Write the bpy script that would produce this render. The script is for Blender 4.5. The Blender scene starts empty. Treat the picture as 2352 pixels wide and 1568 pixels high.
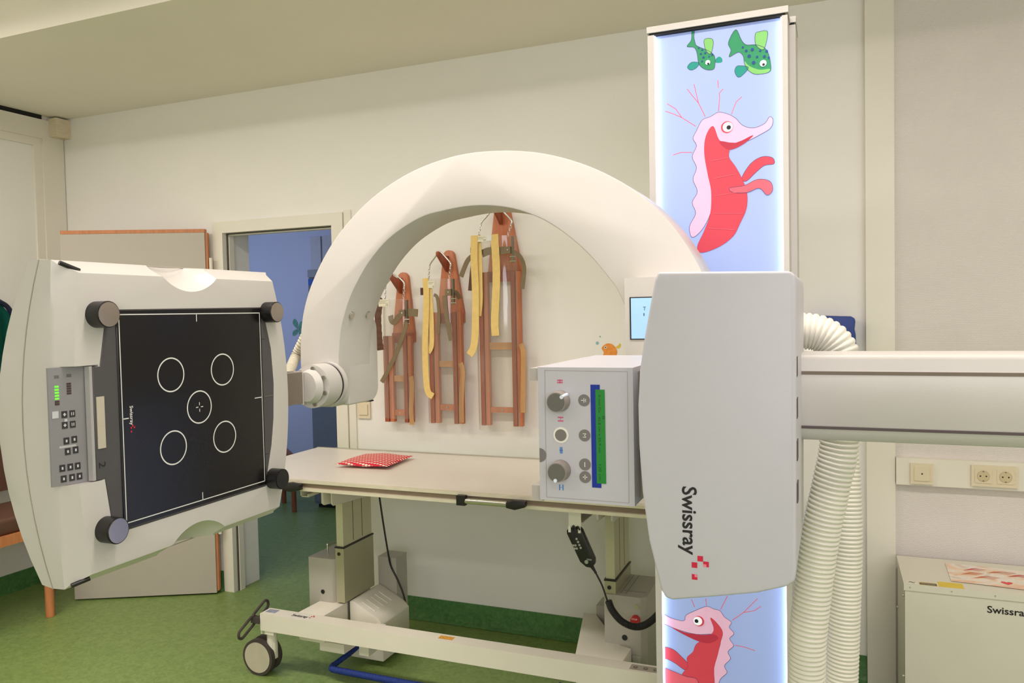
import bpy, bmesh, math, random
from mathutils import Vector, Matrix
R = math.radians
random.seed(7)
S = bpy.context.scene
COL = S.collection

# ------------------------------------------------------------------ camera
cam = bpy.data.objects.new('camera', bpy.data.cameras.new('camera'))
COL.objects.link(cam)
S.camera = cam
yaw, pitch, roll = R(22.1788), R(-2.0758), R(-1.1989)
fw = Vector((-math.sin(yaw) * math.cos(pitch), math.cos(yaw) * math.cos(pitch), math.sin(pitch)))
r0 = Vector((math.cos(yaw), math.sin(yaw), 0)); u0 = r0.cross(fw)
rr = r0 * math.cos(roll) + u0 * math.sin(roll); uu = u0 * math.cos(roll) - r0 * math.sin(roll)
cam.matrix_world = Matrix(((rr.x, uu.x, -fw.x, 0), (rr.y, uu.y, -fw.y, 0), (rr.z, uu.z, -fw.z, 1.5), (0, 0, 0, 1)))
cam.data.sensor_width = 36
cam.data.lens = 36 * 1806.92 / 2352
cam.data.clip_start = .05

# ------------------------------------------------------------------ world, lights, exposure
wd = bpy.data.worlds.new('world'); S.world = wd; wd.use_nodes = True
wd.node_tree.nodes['Background'].inputs[0].default_value = (.55, .68, 1, 1)
wd.node_tree.nodes['Background'].inputs[1].default_value = .35
S.view_settings.view_transform = 'Standard'
S.view_settings.look = 'None'
S.view_settings.gamma = 1
S.view_settings.use_curve_mapping = False
S.view_settings.exposure = 0.24

def area(name, loc, rot, sx, sy, power, color, spread=180):
    l = bpy.data.lights.new(name, 'AREA'); l.shape = 'RECTANGLE'; l.size = sx; l.size_y = sy
    l.energy = power; l.color = color; l.spread = R(spread)
    o = bpy.data.objects.new(name, l); COL.objects.link(o); o.location = loc; o.rotation_euler = rot
    return o
WARM = (1.0, .90, .845)
LAMPS = [(-3.4, 1.35), (-2.0, 1.35), (-.3, 1.35), (1.3, 1.35), (-2.2, -.8), (.6, -.8)]     # ceiling luminaires, built further down
for i, (lx, ly) in enumerate(LAMPS):
    area('luminaire_tube_light', (lx, ly, 2.865), (0, 0, 0), 1.15, .22, (24, 17, 15, 12, 13, 9)[i], WARM, 170)
area('window_daylight', (1.2, -2.43, 1.93), (R(90), 0, 0), 2.9, 1.15, 52, (.99, .94, 1.0))
area('side_room_daylight', (-5.35, 4.3, 1.6), (0, R(-90), 0), 1.6, 1.2, 15, (.58, .70, 1.0))

# ------------------------------------------------------------------ materials
def lin(c):
    return tuple(((v / 255) / 12.92 if v / 255 <= .04045 else ((v / 255 + .055) / 1.055) ** 2.4) for v in c)
MATS = {}
def M(name, col, rough=.5, metal=0, var=.04, scale=30, bump=0, bscale=200, emit=0, spec=.5, coat=0, stretch=None, ecol=None):
    """plain procedural material: base colour with faint noise variation, optional fine bump"""
    if name in MATS: return MATS[name]
    m = bpy.data.materials.new(name); m.use_nodes = True; MATS[name] = m
    nt = m.node_tree; N = nt.nodes; Lk = nt.links; b = N['Principled BSDF']
    c = lin(col)
    tc = N.new('ShaderNodeTexCoord'); mp = N.new('ShaderNodeMapping')
    Lk.new(tc.outputs['Object'], mp.inputs[0])
    if stretch: mp.inputs['Scale'].default_value = stretch
    nz = N.new('ShaderNodeTexNoise'); nz.inputs['Scale'].default_value = scale; nz.inputs['Detail'].default_value = 4
    Lk.new(mp.outputs[0], nz.inputs['Vector'])
    rp = N.new('ShaderNodeValToRGB')
    rp.color_ramp.elements[0].position = .3; rp.color_ramp.elements[1].position = .7
    rp.color_ramp.elements[0].color = tuple(v * (1 - var) for v in c) + (1,)
    rp.color_ramp.elements[1].color = tuple(min(1, v * (1 + var)) for v in c) + (1,)
    Lk.new(nz.outputs['Fac'], rp.inputs[0]); Lk.new(rp.outputs[0], b.inputs['Base Color'])
    b.inputs['Roughness'].default_value = rough; b.inputs['Metallic'].default_value = metal
    b.inputs['Specular IOR Level'].default_value = spec; b.inputs['Coat Weight'].default_value = coat
    if bump:
        n2 = N.new('ShaderNodeTexNoise'); n2.inputs['Scale'].default_value = bscale
        Lk.new(tc.outputs['Object'], n2.inputs['Vector'])
        bp = N.new('ShaderNodeBump'); bp.inputs['Strength'].default_value = bump; bp.inputs['Distance'].default_value = .002
        Lk.new(n2.outputs['Fac'], bp.inputs['Height']); Lk.new(bp.outputs[0], b.inputs['Normal'])
    if emit:
        b.inputs['Emission Color'].default_value = (lin(ecol) if ecol else c) + (1,)
        b.inputs['Emission Strength'].default_value = emit
    return m

def nodes_of(m): return m.node_tree.nodes, m.node_tree.links, m.node_tree.nodes['Principled BSDF']

paint = M('wall_paint', (240, 237, 230), .8, var=.015, scale=3, bump=.12, bscale=260)
ceil_m = M('ceiling_paint', (240, 234, 220), .9, var=.015, scale=2, bump=.08, bscale=150)
trim_m = M('trim_paint', (232, 227, 213), .45, var=.015, scale=6)
# woven glass-fibre wallpaper on the right-hand wall
paper = M('woven_wallpaper', (222, 215, 209), .8, var=.02, scale=8)
N, Lk, b = nodes_of(paper)
tc = N.new('ShaderNodeTexCoord'); mp = N.new('ShaderNodeMapping'); Lk.new(tc.outputs['Object'], mp.inputs[0])
mp.inputs['Rotation'].default_value = (R(90), 0, 0); mp.inputs['Scale'].default_value = (1, 1, 1)
bk = N.new('ShaderNodeTexBrick'); Lk.new(mp.outputs[0], bk.inputs['Vector'])
bk.inputs['Scale'].default_value = 1; bk.inputs['Brick Width'].default_value = .012; bk.inputs['Row Height'].default_value = .006
bk.inputs['Mortar Size'].default_value = .0018; bk.inputs['Mortar Smooth'].default_value = 1
bp = N.new('ShaderNodeBump'); bp.inputs['Strength'].default_value = .35; bp.inputs['Distance'].default_value = .0015; bp.invert = True
Lk.new(bk.outputs['Fac'], bp.inputs['Height']); Lk.new(bp.outputs[0], b.inputs['Normal'])
# marbled linoleum
def lino(name, ca, cb, cs):
    m = M(name, ca, .42, scale=2)
    N, Lk, b = nodes_of(m)
    for l in list(b.inputs['Base Color'].links): Lk.remove(l)
    tc = N.new('ShaderNodeTexCoord')
    n1 = N.new('ShaderNodeTexNoise'); n1.inputs['Scale'].default_value = 38; n1.inputs['Detail'].default_value = 8; n1.inputs['Distortion'].default_value = 1.2
    n2 = N.new('ShaderNodeTexNoise'); n2.inputs['Scale'].default_value = 170; n2.inputs['Detail'].default_value = 3
    for n in (n1, n2): Lk.new(tc.outputs['Object'], n.inputs['Vector'])
    r1 = N.new('ShaderNodeValToRGB'); e = r1.color_ramp.elements
    e[0].position = .35; e[1].position = .68; e[0].color = lin(ca) + (1,); e[1].color = lin(cb) + (1,)
    r2 = N.new('ShaderNodeValToRGB'); e = r2.color_ramp.elements
    e[0].position = .66; e[1].position = .72; e[0].color = (0, 0, 0, 1); e[1].color = (.75, .75, .75, 1)
    mx = N.new('ShaderNodeMix'); mx.data_type = 'RGBA'
    Lk.new(n1.outputs['Fac'], r1.inputs[0]); Lk.new(n2.outputs['Fac'], r2.inputs[0])
    Lk.new(r2.outputs[0], mx.inputs['Factor']); Lk.new(r1.outputs[0], mx.inputs[6]); mx.inputs[7].default_value = lin(cs) + (1,)
    Lk.new(mx.outputs[2], b.inputs['Base Color'])
    return m
lino_m = lino('green_linoleum', (115, 139, 74), (135, 158, 90), (84, 110, 60))
cove_m = lino('green_cove_linoleum', (72, 118, 66), (94, 142, 82), (46, 86, 48))

shell = M('cream_white_enamel', (205, 200, 194), .38, var=.012, scale=10, bump=.05, bscale=500)
shell2 = M('cool_white_enamel', (195, 193, 200), .42, var=.012, scale=10, bump=.05, bscale=500)
tblw = M('table_enamel', (232, 226, 212), .4, var=.015, scale=12)
tbltop = M('table_laminate', (232, 226, 214), .35, var=.012, scale=12)
greym = M('grey_metal_paint', (176, 172, 160), .5, var=.03, scale=14)
brnm = M('brown_grey_metal', (128, 116, 104), .5, var=.05, scale=20)
alu = M('aluminium', (200, 198, 188), .32, 1, var=.03, scale=60)
chrome = M('chrome', (225, 225, 225), .15, 1, var=.02)
dark = M('dark_plastic', (28, 26, 27), .38, var=.1)
darkgap = M('dark_gap', (20, 19, 19), .8, var=.05)
grey_pl = M('grey_plastic', (80, 77, 78), .45, var=.04)
tyre = M('grey_rubber', (70, 62, 58), .7, var=.05)
hubm = M('wheel_disc', (196, 188, 168), .5, var=.02)
greyb = M('grey_button', (122, 116, 114), .55, var=.03)
whitepr = M('white_print', (225, 225, 220), .5, var=.01)
blackpr = M('black_print', (24, 20, 24), .5, var=.01)
redpr = M('red_print', (205, 22, 60), .5, var=.02)
pinkpr = M('pink_print', (236, 130, 150), .5, var=.02)
bluepr = M('blue_print', (70, 130, 205), .5, var=.02)
ivory = M('ivory_plastic', (226, 213, 184), .3, var=.01)
hosem = M('hose_plastic', (226, 222, 208), .42, var=.02)

# ------------------------------------------------------------------ mesh helpers
WL = {}                                            # world location of every object
def _obj(name, me, mat, parent, loc):
    o = bpy.data.objects.new(name, me); COL.objects.link(o)
    for m in (mat if isinstance(mat, (list, tuple)) else [mat]):
        if me and m: me.materials.append(m)
    o.location = loc; WL[o] = Vector(loc)
    if parent is not None:
        o.parent = parent; o.matrix_parent_inverse = Matrix.Translation(-WL[parent])
    return o
def finish(name, bm, mat, parent=None, smooth=35, keep=False):
    xs = [v.co for v in bm.verts]
    lo = Vector([min(v[i] for v in xs) for i in range(3)]); hi = Vector([max(v[i] for v in xs) for i in range(3)])
    loc = Vector(((lo.x + hi.x) / 2, (lo.y + hi.y) / 2, lo.z))
    bmesh.ops.translate(bm, verts=bm.verts, vec=-loc)
    me = bpy.data.meshes.new(name); bm.to_mesh(me); bm.free()
    if smooth:
        if not keep: me.polygons.foreach_set('use_smooth', [True] * len(me.polygons))
        me.set_sharp_from_angle(angle=R(smooth))
    return _obj(name, me, mat, parent, loc)
def tag(o, label=None, cat=None, group=None, kind=None):
    if label: o['label'] = label
    if cat: o['category'] = cat
    if group: o['group'] = group
    if kind: o['kind'] = kind
    return o
def thing(name, loc, label, cat, group=None):
    o = bpy.data.objects.new(name, None); COL.objects.link(o); o.empty_display_size = .05
    o.location = loc; WL[o] = Vector(loc)
    return tag(o, label, cat, group)
def struct(o): o['kind'] = 'structure'; return o
def bevel(bm, off, seg=2, ang=30):
    if off <= 0: return
    es = [e for e in bm.edges if len(e.link_faces) == 2 and e.calc_face_angle(0) > R(ang)]
    return bmesh.ops.bevel(bm, geom=es, offset=off, segments=seg, affect='EDGES', clamp_overlap=True, profile=.5)['faces']
def add_box(bm, x0, x1, y0, y1, z0, z1):
    v = [bm.verts.new((x, y, z)) for x in (x0, x1) for y in (y0, y1) for z in (z0, z1)]
    for f in ((0, 1, 3, 2), (4, 6, 7, 5), (0, 4, 5, 1), (2, 3, 7, 6), (0, 2, 6, 4), (1, 5, 7, 3)):
        bm.faces.new([v[i] for i in f])
def box(name, x0, x1, y0, y1, z0, z1, mat, parent=None, bev=0, seg=2):
    bm = bmesh.new(); add_box(bm, min(x0, x1), max(x0, x1), min(y0, y1), max(y0, y1), min(z0, z1), max(z0, z1))
    for f in bevel(bm, bev, seg) or (): f.smooth = True
    return finish(name, bm, mat, parent, keep=True)
def boxes(name, lst, mat, parent=None, bev=0, seg=1):
    bm = bmesh.new()
    for l in lst: add_box(bm, *l)
    for f in bevel(bm, bev, seg) or (): f.smooth = True
    return finish(name, bm, mat, parent, keep=True)
def to3(axis, a, p):
    return (a, p[0], p[1]) if axis == 'X' else (p[0], a, p[1]) if axis == 'Y' else (p[0], p[1], a)
def add_prism(bm, pts, axis, a, b):
    A = [bm.verts.new(to3(axis, a, p)) for p in pts]; B = [bm.verts.new(to3(axis, b, p)) for p in pts]
    n = len(pts); bm.faces.new(A); bm.faces.new(B[::-1])
    for i in range(n): bm.faces.new((A[i], A[(i + 1) % n], B[(i + 1) % n], B[i]))
    bmesh.ops.recalc_face_normals(bm, faces=bm.faces)
def prism(name, pts, axis, a, b, mat, parent=None, bev=0, seg=2, ang=30):
    bm = bmesh.new(); add_prism(bm, pts, axis, a, b); bevel(bm, bev, seg, ang); bm.normal_update()
    for f in bm.faces: f.smooth = abs(f.normal['XYZ'.index(axis)]) < .999
    return finish(name, bm, mat, parent, keep=True)
def spline(pts, n=6, closed=True):
    """Catmull-Rom through the points (any dimension)"""
    P = [Vector(p) for p in pts]; out = []; m = len(P)
    for i in range(m if closed else m - 1):
        p0 = P[(i - 1) % m] if closed or i > 0 else P[0] * 2 - P[1]
        p1 = P[i]; p2 = P[(i + 1) % m]
        p3 = P[(i + 2) % m] if closed or i + 2 < m else P[m - 1] * 2 - P[m - 2]
        for k in range(n):
            t = k / n
            out.append(.5 * ((2 * p1) + (p2 - p0) * t + (2 * p0 - 5 * p1 + 4 * p2 - p3) * t * t + (3 * p1 - p0 - 3 * p2 + p3) * t ** 3))
    if not closed: out.append(P[-1])
    return out
def add_cyl(bm, p0, p1, ra, rb=None, n=32, cap=True):
    p0 = Vector(p0); p1 = Vector(p1); rb = ra if rb is None else rb
    d = (p1 - p0).normalized(); a = d.orthogonal().normalized(); c = d.cross(a)
    A = []; B = []
    for i in range(n):
        t = 2 * math.pi * i / n; w = a * math.cos(t) + c * math.sin(t)
        A.append(bm.verts.new(p0 + w * ra)); B.append(bm.verts.new(p1 + w * rb))
    for i in range(n): bm.faces.new((A[i], A[(i + 1) % n], B[(i + 1) % n], B[i]))
    if cap: bm.faces.new(A[::-1]); bm.faces.new(B)
def cyl(name, p0, p1, r, mat, parent=None, n=32, bev=0, rb=None):
    bm = bmesh.new(); add_cyl(bm, p0, p1, r, rb, n); bevel(bm, bev, 2, 50); return finish(name, bm, mat, parent)
def add_tube(bm, path, rad, n=10, closed=False):
    """sweep with a parallel frame; rad = number or list per point"""
    P = [Vector(p) for p in path]; m = len(P); rings = []; up = None
    for i in range(m):
        a = P[(i - 1) % m] if closed or i > 0 else P[0]; c = P[(i + 1) % m] if closed or i < m - 1 else P[-1]
        d = (c - a).normalized()
        if up is None: up = d.orthogonal().normalized()
        up = (up - d * up.dot(d)); up = up.normalized() if up.length > 1e-6 else d.orthogonal().normalized()
        sd = d.cross(up); r = rad[i] if isinstance(rad, (list, tuple)) else rad
        rings.append([bm.verts.new(P[i] + (up * math.cos(2 * math.pi * k / n) + sd * math.sin(2 * math.pi * k / n)) * r) for k in range(n)])
    for i in range(m if closed else m - 1):
        A = rings[i]; B = rings[(i + 1) % m]
        for k in range(n): bm.faces.new((A[k], A[(k + 1) % n], B[(k + 1) % n], B[k]))
    if not closed: bm.faces.new(rings[0][::-1]); bm.faces.new(rings[-1])
def tube(name, path, rad, mat, parent=None, n=10, closed=False):
    bm = bmesh.new(); add_tube(bm, path, rad, n, closed); return finish(name, bm, mat, parent, 60)
def resample(path, step):
    P = [Vector(p) for p in path]; out = [P[0]]; acc = 0
    for a, c in zip(P, P[1:]):
        L = (c - a).length; t = step - acc
        while t <= L:
            out.append(a + (c - a) * (t / L)); t += step
        acc = (acc + L) % step
    return out
def corrugated(name, path, r, pitch, amp, mat, parent=None, n=20):
    pts = resample(path, pitch / 4)
    rad = [r + amp * (-.75, 0, .22, 0)[i % 4] for i in range(len(pts))]
    bm = bmesh.new(); add_tube(bm, pts, rad, n); return finish(name, bm, mat, parent, 75)
def disc_pts(cx, cy, r, n=24): return [(cx + r * math.cos(2 * math.pi * i / n), cy + r * math.sin(2 * math.pi * i / n)) for i in range(n)]
def print_flat(name, layers, axis, at, sgn, parent, mats, step=.0004):
    """flat print: each layer = (outline, material index), stacked by a hair in direction sgn"""
    bm = bmesh.new()
    k, last = 0, None
    for pts, mi in layers:
        if mi != last or len(pts) > 4: k += 1; last = mi
        f = bm.faces.new([bm.verts.new(to3(axis, at + sgn * step * k, p)) for p in pts]); f.material_index = mi
        f.normal_update()
        ai = 'XYZ'.index(axis)
        if f.normal[ai] * sgn < 0: f.normal_flip()
    return finish(name, bm, mats, parent, 0)
def ring_pts(cx, cy, ro, ri, n=40):
    return [[(cx + a * math.cos(t0), cy + a * math.sin(t0)) for a, t0 in ((ro, 2 * math.pi * i / n), (ro, 2 * math.pi * (i + 1) / n), (ri, 2 * math.pi * (i + 1) / n), (ri, 2 * math.pi * i / n))] for i in range(n)]
def stroke(pts, w):
    """quads along a 2-D polyline"""
    out = []
    for (x0, y0), (x1, y1) in zip(pts, pts[1:]):
        L = math.hypot(x1 - x0, y1 - y0) or 1; nx, ny = -(y1 - y0) / L * w / 2, (x1 - x0) / L * w / 2
        out.append([(x0 + nx, y0 + ny), (x1 + nx, y1 + ny), (x1 - nx, y1 - ny), (x0 - nx, y0 - ny)])
    return out
def flat_quads(name, quads, axis, at, sgn, mat, parent):
    bm = bmesh.new()
    for q in quads:
        f = bm.faces.new([bm.verts.new(to3(axis, at, p)) for p in q]); f.normal_update()
        if f.normal['XYZ'.index(axis)] * sgn < 0: f.normal_flip()
    return finish(name, bm, mat, parent, 0)
def text(name, s, origin, dr, up, length, height, mat, parent, bold=0.0):
    """lettering lying flat at origin; dr = reading direction, up = up direction; cap height and total length given"""
    cu = bpy.data.curves.new('t', 'FONT'); cu.body = s; cu.offset = bold; cu.resolution_u = 3
    o = bpy.data.objects.new('t', cu); COL.objects.link(o)
    bpy.context.view_layer.update()
    me = bpy.data.meshes.new_from_object(o.evaluated_get(bpy.context.evaluated_depsgraph_get()))
    bpy.data.objects.remove(o); bpy.data.curves.remove(cu)
    xs = [v.co.x for v in me.vertices]; x0, x1 = min(xs), max(xs)
    dr = Vector(dr); up = Vector(up); og = Vector(origin); kx = length / (x1 - x0); ky = height / .72
    bm = bmesh.new(); bm.from_mesh(me); bpy.data.meshes.remove(me)
    for v in bm.verts: v.co = og + dr * ((v.co.x - x0) * kx) + up * (v.co.y * ky)
    return finish(name, bm, mat, parent, 0)
def boolean_cut(o, cutters):
    for c in cutters:
        md = o.modifiers.new('cut', 'BOOLEAN'); md.operation = 'DIFFERENCE'; md.object = c; md.solver = 'EXACT'
    bpy.context.view_layer.update()
    me = bpy.data.meshes.new_from_object(o.evaluated_get(bpy.context.evaluated_depsgraph_get()))
    o.modifiers.clear(); old = o.data; o.data = me; me.name = o.name; bpy.data.meshes.remove(old)
    for c in cutters: WL.pop(c, None); bpy.data.objects.remove(c)
    me.polygons.foreach_set('use_smooth', [True] * len(me.polygons)); me.set_sharp_from_angle(angle=R(35))

# ================================================================== SETTING
WX0, WX1, WY0, WY1 = -4.25, 3.0, -2.6, 3.38        # main room
DX0, DX1, DZ = -3.06, -2.335, 1.975                # doorway
SOF, HC, LC = 2.306, 3.05, 2.70                    # soffit line, high and low ceiling
struct(box('floor', WX0 - .3, WX1 + .2, WY0 - .2, 5.8, -.1, 0, lino_m))
bm = bmesh.new()
add_box(bm, WX0 - .3, DX0, WY1, WY1 + .205, 0, HC)
add_box(bm, DX1, .215, WY1, WY1 + .205, 0, HC)
add_box(bm, DX0, DX1, WY1, WY1 + .205, DZ, HC)
struct(finish('wall_back', bm, paint))
struct(box('wall_right_panel', .215, WX1 + .2, WY1 - .02, WY1 + .205, 0, HC, paper)).name = 'wall_rear_right'
struct(box('trim_1', .121, .222, WY1 - .035, WY1 + .02, 0, LC, trim_m, bev=.003))            # pilaster strip
struct(box('wall_left', WX0 - .2, WX0, WY0, WY1, 0, HC, paint))
struct(box('wall_right', WX1, WX1 + .2, WY0, WY1, 0, HC, paint))
bm = bmesh.new()                                     # wall behind the camera with a window opening
add_box(bm, WX0 - .2, -.3, WY0 - .2, WY0, 0, HC); add_box(bm, 2.7, WX1 + .2, WY0 - .2, WY0, 0, HC)
add_box(bm, -.3, 2.7, WY0 - .2, WY0, 0, 1.3); add_box(bm, -.3, 2.7, WY0 - .2, WY0, 2.55, HC)
struct(finish('wall_front', bm, paint))
ya, yb = WY0 - .12, WY0 - .06
wf = struct(boxes('window_1', [(-.3, 2.7, ya, yb, 1.3, 1.37), (-.3, 2.7, ya, yb, 2.48, 2.55), (-.3, -.23, ya, yb, 1.37, 2.48), (2.63, 2.7, ya, yb, 1.37, 2.48), (1.16, 1.24, ya, yb, 1.37, 2.48)], trim_m))
struct(box('ceiling', WX0, WX1, WY0, SOF, HC, HC + .1, ceil_m))
struct(box('ceiling_soffit', WX0 - .2, WX1, SOF, WY1, LC, HC + .1, ceil_m))
# green cove skirting
def cove(name, x0, x1):
    bm = bmesh.new()
    pts = [(WY1, .107), (WY1 - .006, .107), (WY1 - .007, .03), (WY1 - .012, .012), (WY1 - .03, .002), (WY1, .002)]
    add_prism(bm, [(p[0], p[1]) for p in pts], 'X', x0, x1); return struct(finish(name, bm, cove_m))
cove('baseboard_back', DX1 + .06, .12); cove('baseboard_back_corner', WX0, DX0 - .06)
struct(box('baseboard_right', .23, WX1, WY1 - .028, WY1 - .02, 0, .107, cove_m))
struct(box('baseboard_left', WX0, WX0 + .007, WY0, WY1, 0, .107, cove_m))
# door frame (steel, around the opening)
bm = bmesh.new()
for (x0, x1, z0, z1) in ((DX0 - .055, DX0 + .012, 0, DZ + .05), (DX1 - .012, DX1 + .055, 0, DZ + .05), (DX0 + .012, DX1 - .012, DZ - .012, DZ + .05)):
    add_box(bm, x0, x1, WY1 - .016, WY1 + .05, z0, z1)
for (x0, x1, z0, z1) in ((DX0 + .012, DX0 + .024, 0, DZ - .012), (DX1 - .024, DX1 - .012, 0, DZ - .012), (DX0 + .024, DX1 - .024, DZ - .024, DZ - .012)):
    add_box(bm, x0, x1, WY1 + .024, WY1 + .06, z0, z1)
bevel(bm, .003, 1); fr = struct(finish('trim_2', bm, trim_m))
gs = boxes('seal', [(DX0 + .012, DX0 + .018, WY1 + .014, WY1 + .024, 0, DZ - .012), (DX0 + .018, DX1 - .012, WY1 + .014, WY1 + .024, DZ - .018, DZ - .012)], M('rubber_seal', (90, 84, 78), .8), fr)
struct(box('trim_3', DX1 + .058, DX1 + .1, WY1 - .008, WY1, 0, DZ + .06, trim_m, bev=.002))  # cable strip beside the frame
# panel framing on the left wall and boxed pipe in the corner
struct(boxes('trim_4', [(WX0, WX0 + .02, 3.24, 3.375, 0, 2.675), (WX0, WX0 + .02, 0.6, 3.24, 2.565, 2.675)], trim_m, bev=.002))
struct(boxes('trim_5', [(WX0, WX0 + .012, 3.19, 3.24, 0, 2.565), (WX0, WX0 + .012, .65, 3.19, 2.52, 2.565)], trim_m, bev=.002))
struct(box('trim_6', WX0 + .004, WX0 + .02, .6, 3.24, 2.677, LC, darkgap))                  # shadow gap under the ceiling
struct(box('trim_7', -4.245, -4.172, 3.285, WY1, 2.582, 2.69, M('pine_box', (226, 212, 184), .7, var=.08, scale=20, stretch=(1, 1, 8)), bev=.002))
# open door leaf, hinged on the left jamb and swung into the room
dl = box('door_1', 0, .745, -.02, .02, .01, 1.965, M('grey_laminate', (186, 178, 166), .5, var=.015, scale=10), bev=.001)
wood_e = M('door_wood_edge', (196, 128, 84), .5, var=.12, scale=14, stretch=(6, 6, 1))
e1 = box('lipping', -.012, -.0005, -.02, .012, .02, 1.965, wood_e, dl)
e2 = box('lipping', .0, .745, -.02, .018, 1.966, 1.985, wood_e, dl)
hg = []
for z in (.33, 1.72):
    h = cyl('hinge', (-.026, .008, z), (-.026, .008, z + .11), .009, trim_m, dl, 16); hg.append(h)
struct(dl)
dl.location = (-3.115 - .372 * math.cos(R(26.5)) - .012, 3.325 - .372 * math.sin(R(26.5)), .01); dl.rotation_euler = (0, 0, R(26.5) + math.pi)
# ---- room beyond the doorway
blue_w = M('pale_blue_paint', (196, 200, 222), .85, var=.015, scale=3)
struct(box('wall_side_room_far', -6.0, -1.4, 5.6, 5.8, 0, LC, blue_w))
struct(box('wall_side_room_left', -6.2, -6.0, WY1 + .205, 5.8, 0, LC, blue_w))
struct(box('wall_side_room_right', -1.4, -1.2, WY1 + .205, 5.8, 0, LC, blue_w))
struct(box('wall_side_room_near', -6.2, WX0 - .3, WY1 + .1, WY1 + .205, 0, LC, blue_w))
struct(box('floor_side_room', -6.2, WX0 - .3, WY1 + .1, 5.8, -.1, 0, lino_m))
struct(box('ceiling_side_room', -6.2, -1.2, WY1 + .205, 5.8, LC, LC + .1, ceil_m))
cabg = M('cabinet_grey', (190, 190, 200), .5)
t = thing('wall_cabinet', (-3.62, 5.6, 1.8), 'pale wall cabinet with a dark joint between two doors, in the blue room', 'cabinet')
box('body', -3.90, -3.2, 5.31, 5.599, 1.875, 2.15, cabg, t, .003)
box('door', -3.897, -3.80, 5.295, 5.309, 1.878, 2.147, cabg, t, .002)
box('door', -3.785, -3.203, 5.295, 5.309, 1.878, 2.147, cabg, t, .002)
t = thing('locker', (-3.4, 5.3, 0), 'tall grey-blue locker with a small blue square label beyond the doorway', 'locker')
lk = M('locker_grey', (112, 120, 132), .6)
box('body', -3.790, -2.9, 5.115, 5.55, .03, 1.87, lk, t, .004)
box('door', -3.785, -3.35, 5.100, 5.1145, .05, 1.80, lk, t, .003)
box('door', -3.34, -2.905, 5.100, 5.1145, .05, 1.80, lk, t, .003)
box('header', -3.788, -2.902, 5.098, 5.1145, 1.81, 1.868, M('locker_band', (150, 152, 164), .6), t, .002)
box('label', -3.782, -3.738, 5.0965, 5.0995, 1.748, 1.795, M('blue_square', (28, 92, 190), .6), t)
box('plinth', -3.77, -2.92, 5.13, 5.54, .001, .0295, darkgap, t)
woodd = M('red_brown_wood', (150, 84, 52), .5, var=.15, scale=10, stretch=(8, 8, 1))
t = thing('wooden_chair', (-4.05, 4.95, 0), 'red-brown wooden chair standing in the blue room beyond the doorway', 'chair')
for x, y in ((-3.86, 4.94), (-4.13, 5.16), (-4.25, 4.80), (-4.46, 5.04)):
    cyl('leg', (x, y, 0.001), (x, y, .425), .019, woodd, t, 14)
prism('seat', [(-3.84, 4.93), (-4.12, 5.19), (-4.49, 5.04), (-4.26, 4.77)], 'Z', .4255, .455, woodd, t, .008)
for x, y in ((-4.13, 5.16), (-4.46, 5.04)): cyl('back_post', (x, y, .4555), (x, y, .80), .017, woodd, t, 12)
for z in (.6, .74): tube('back_slat', [(-4.143, 5.155, z), (-4.447, 5.045, z)], .012, woodd, t, 8)
BX, BZ = -4.28, 1.40
bq = lambda pts: [tuple(q) for q in spline([(BX + x, BZ + z) for x, z in pts], 4)]
o = flat_quads('butterfly_sticker', [bq([(0, 0), (-.05, .05), (-.03, .09), (.005, .05)]), bq([(.01, 0), (.03, .06), (.07, .06), (.05, .01)]), bq([(0, 0), (-.05, -.02), (-.05, -.06), (-.005, -.04)]), bq([(.01, 0), (.06, -.02), (.05, -.06), (.015, -.05)])], 'Y', 5.5985, -1, M('green_sticker', (84, 146, 124), .6, var=.3, scale=60), None)
tag(o, 'small green butterfly sticker on the blue room wall', 'sticker')

# ceiling luminaires (out of frame, over the camera side of the room)
for i, (lx, ly) in enumerate(LAMPS):
    t = thing('ceiling_luminaire', (lx, ly, 2.87), 'long fluorescent ceiling luminaire ' + ['above the wooden bench', 'above the detector', 'above the tube head', 'above the equipment cabinet', 'by the window, left one', 'by the window, right one'][i], 'ceiling lamp', 'ceiling luminaires')
    box('housing', lx - .62, lx + .62, ly - .14, ly + .14, 2.892, 2.96, trim_m, t, .004)
    for dx in (-.4, .4): cyl('rod', (lx + dx, ly, 2.9605), (lx + dx, ly, HC - .001), .006, alu, t, 10)
    box('diffuser', lx - .6, lx + .6, ly - .12, ly + .12, 2.873, 2.8915, M('opal_diffuser', (250, 248, 240), .5, emit=1.5), t, .003)

# ================================================================== LIGHT COLUMN
CY = 2.25
panel_m = M('backlit_print', (156, 172, 214), .6, var=.02, scale=3, emit=.22, ecol=(160, 184, 255))
led_m = M('led_strip', (235, 240, 255), .5, emit=4.5, ecol=(214, 226, 255))
t = thing('light_column', (-.295, 2.34, 0), 'tall white column with a backlit blue panel of fish and seahorse pictures', 'column')
box('side_frame', -.482, -.4635, CY, CY + .10, 0.001, 2.278, shell, t, .002)
box('side_frame', -.1205, -.106, CY, CY + .10, 0.001, 2.278, shell, t, .002)
box('top_cap', -.484, -.104, CY - .001, CY + .10, 2.285, 2.302, shell, t, .002)
box('cap_gap', -.478, -.112, CY + .004, CY + .10, 2.2785, 2.2845, darkgap, t)
pn = box('light_panel', -.4630, -.121, CY + .016, CY + .05, 0.002, 2.2775, panel_m, t)
box('led_strip', -.4632, -.4602, CY + .002, CY + .0155, .01, 2.275, led_m, pn)
box('led_strip', -.1238, -.1207, CY + .002, CY + .0155, .01, 2.275, led_m, pn)
box('rear_mast', -.478, -.09, CY + .101, CY + .24, 0.001, 2.283, shell, t, .004)
box('mast_gap', -.474, -.094, CY + .104, CY + .238, 2.2835, 2.289, darkgap, t)
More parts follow.
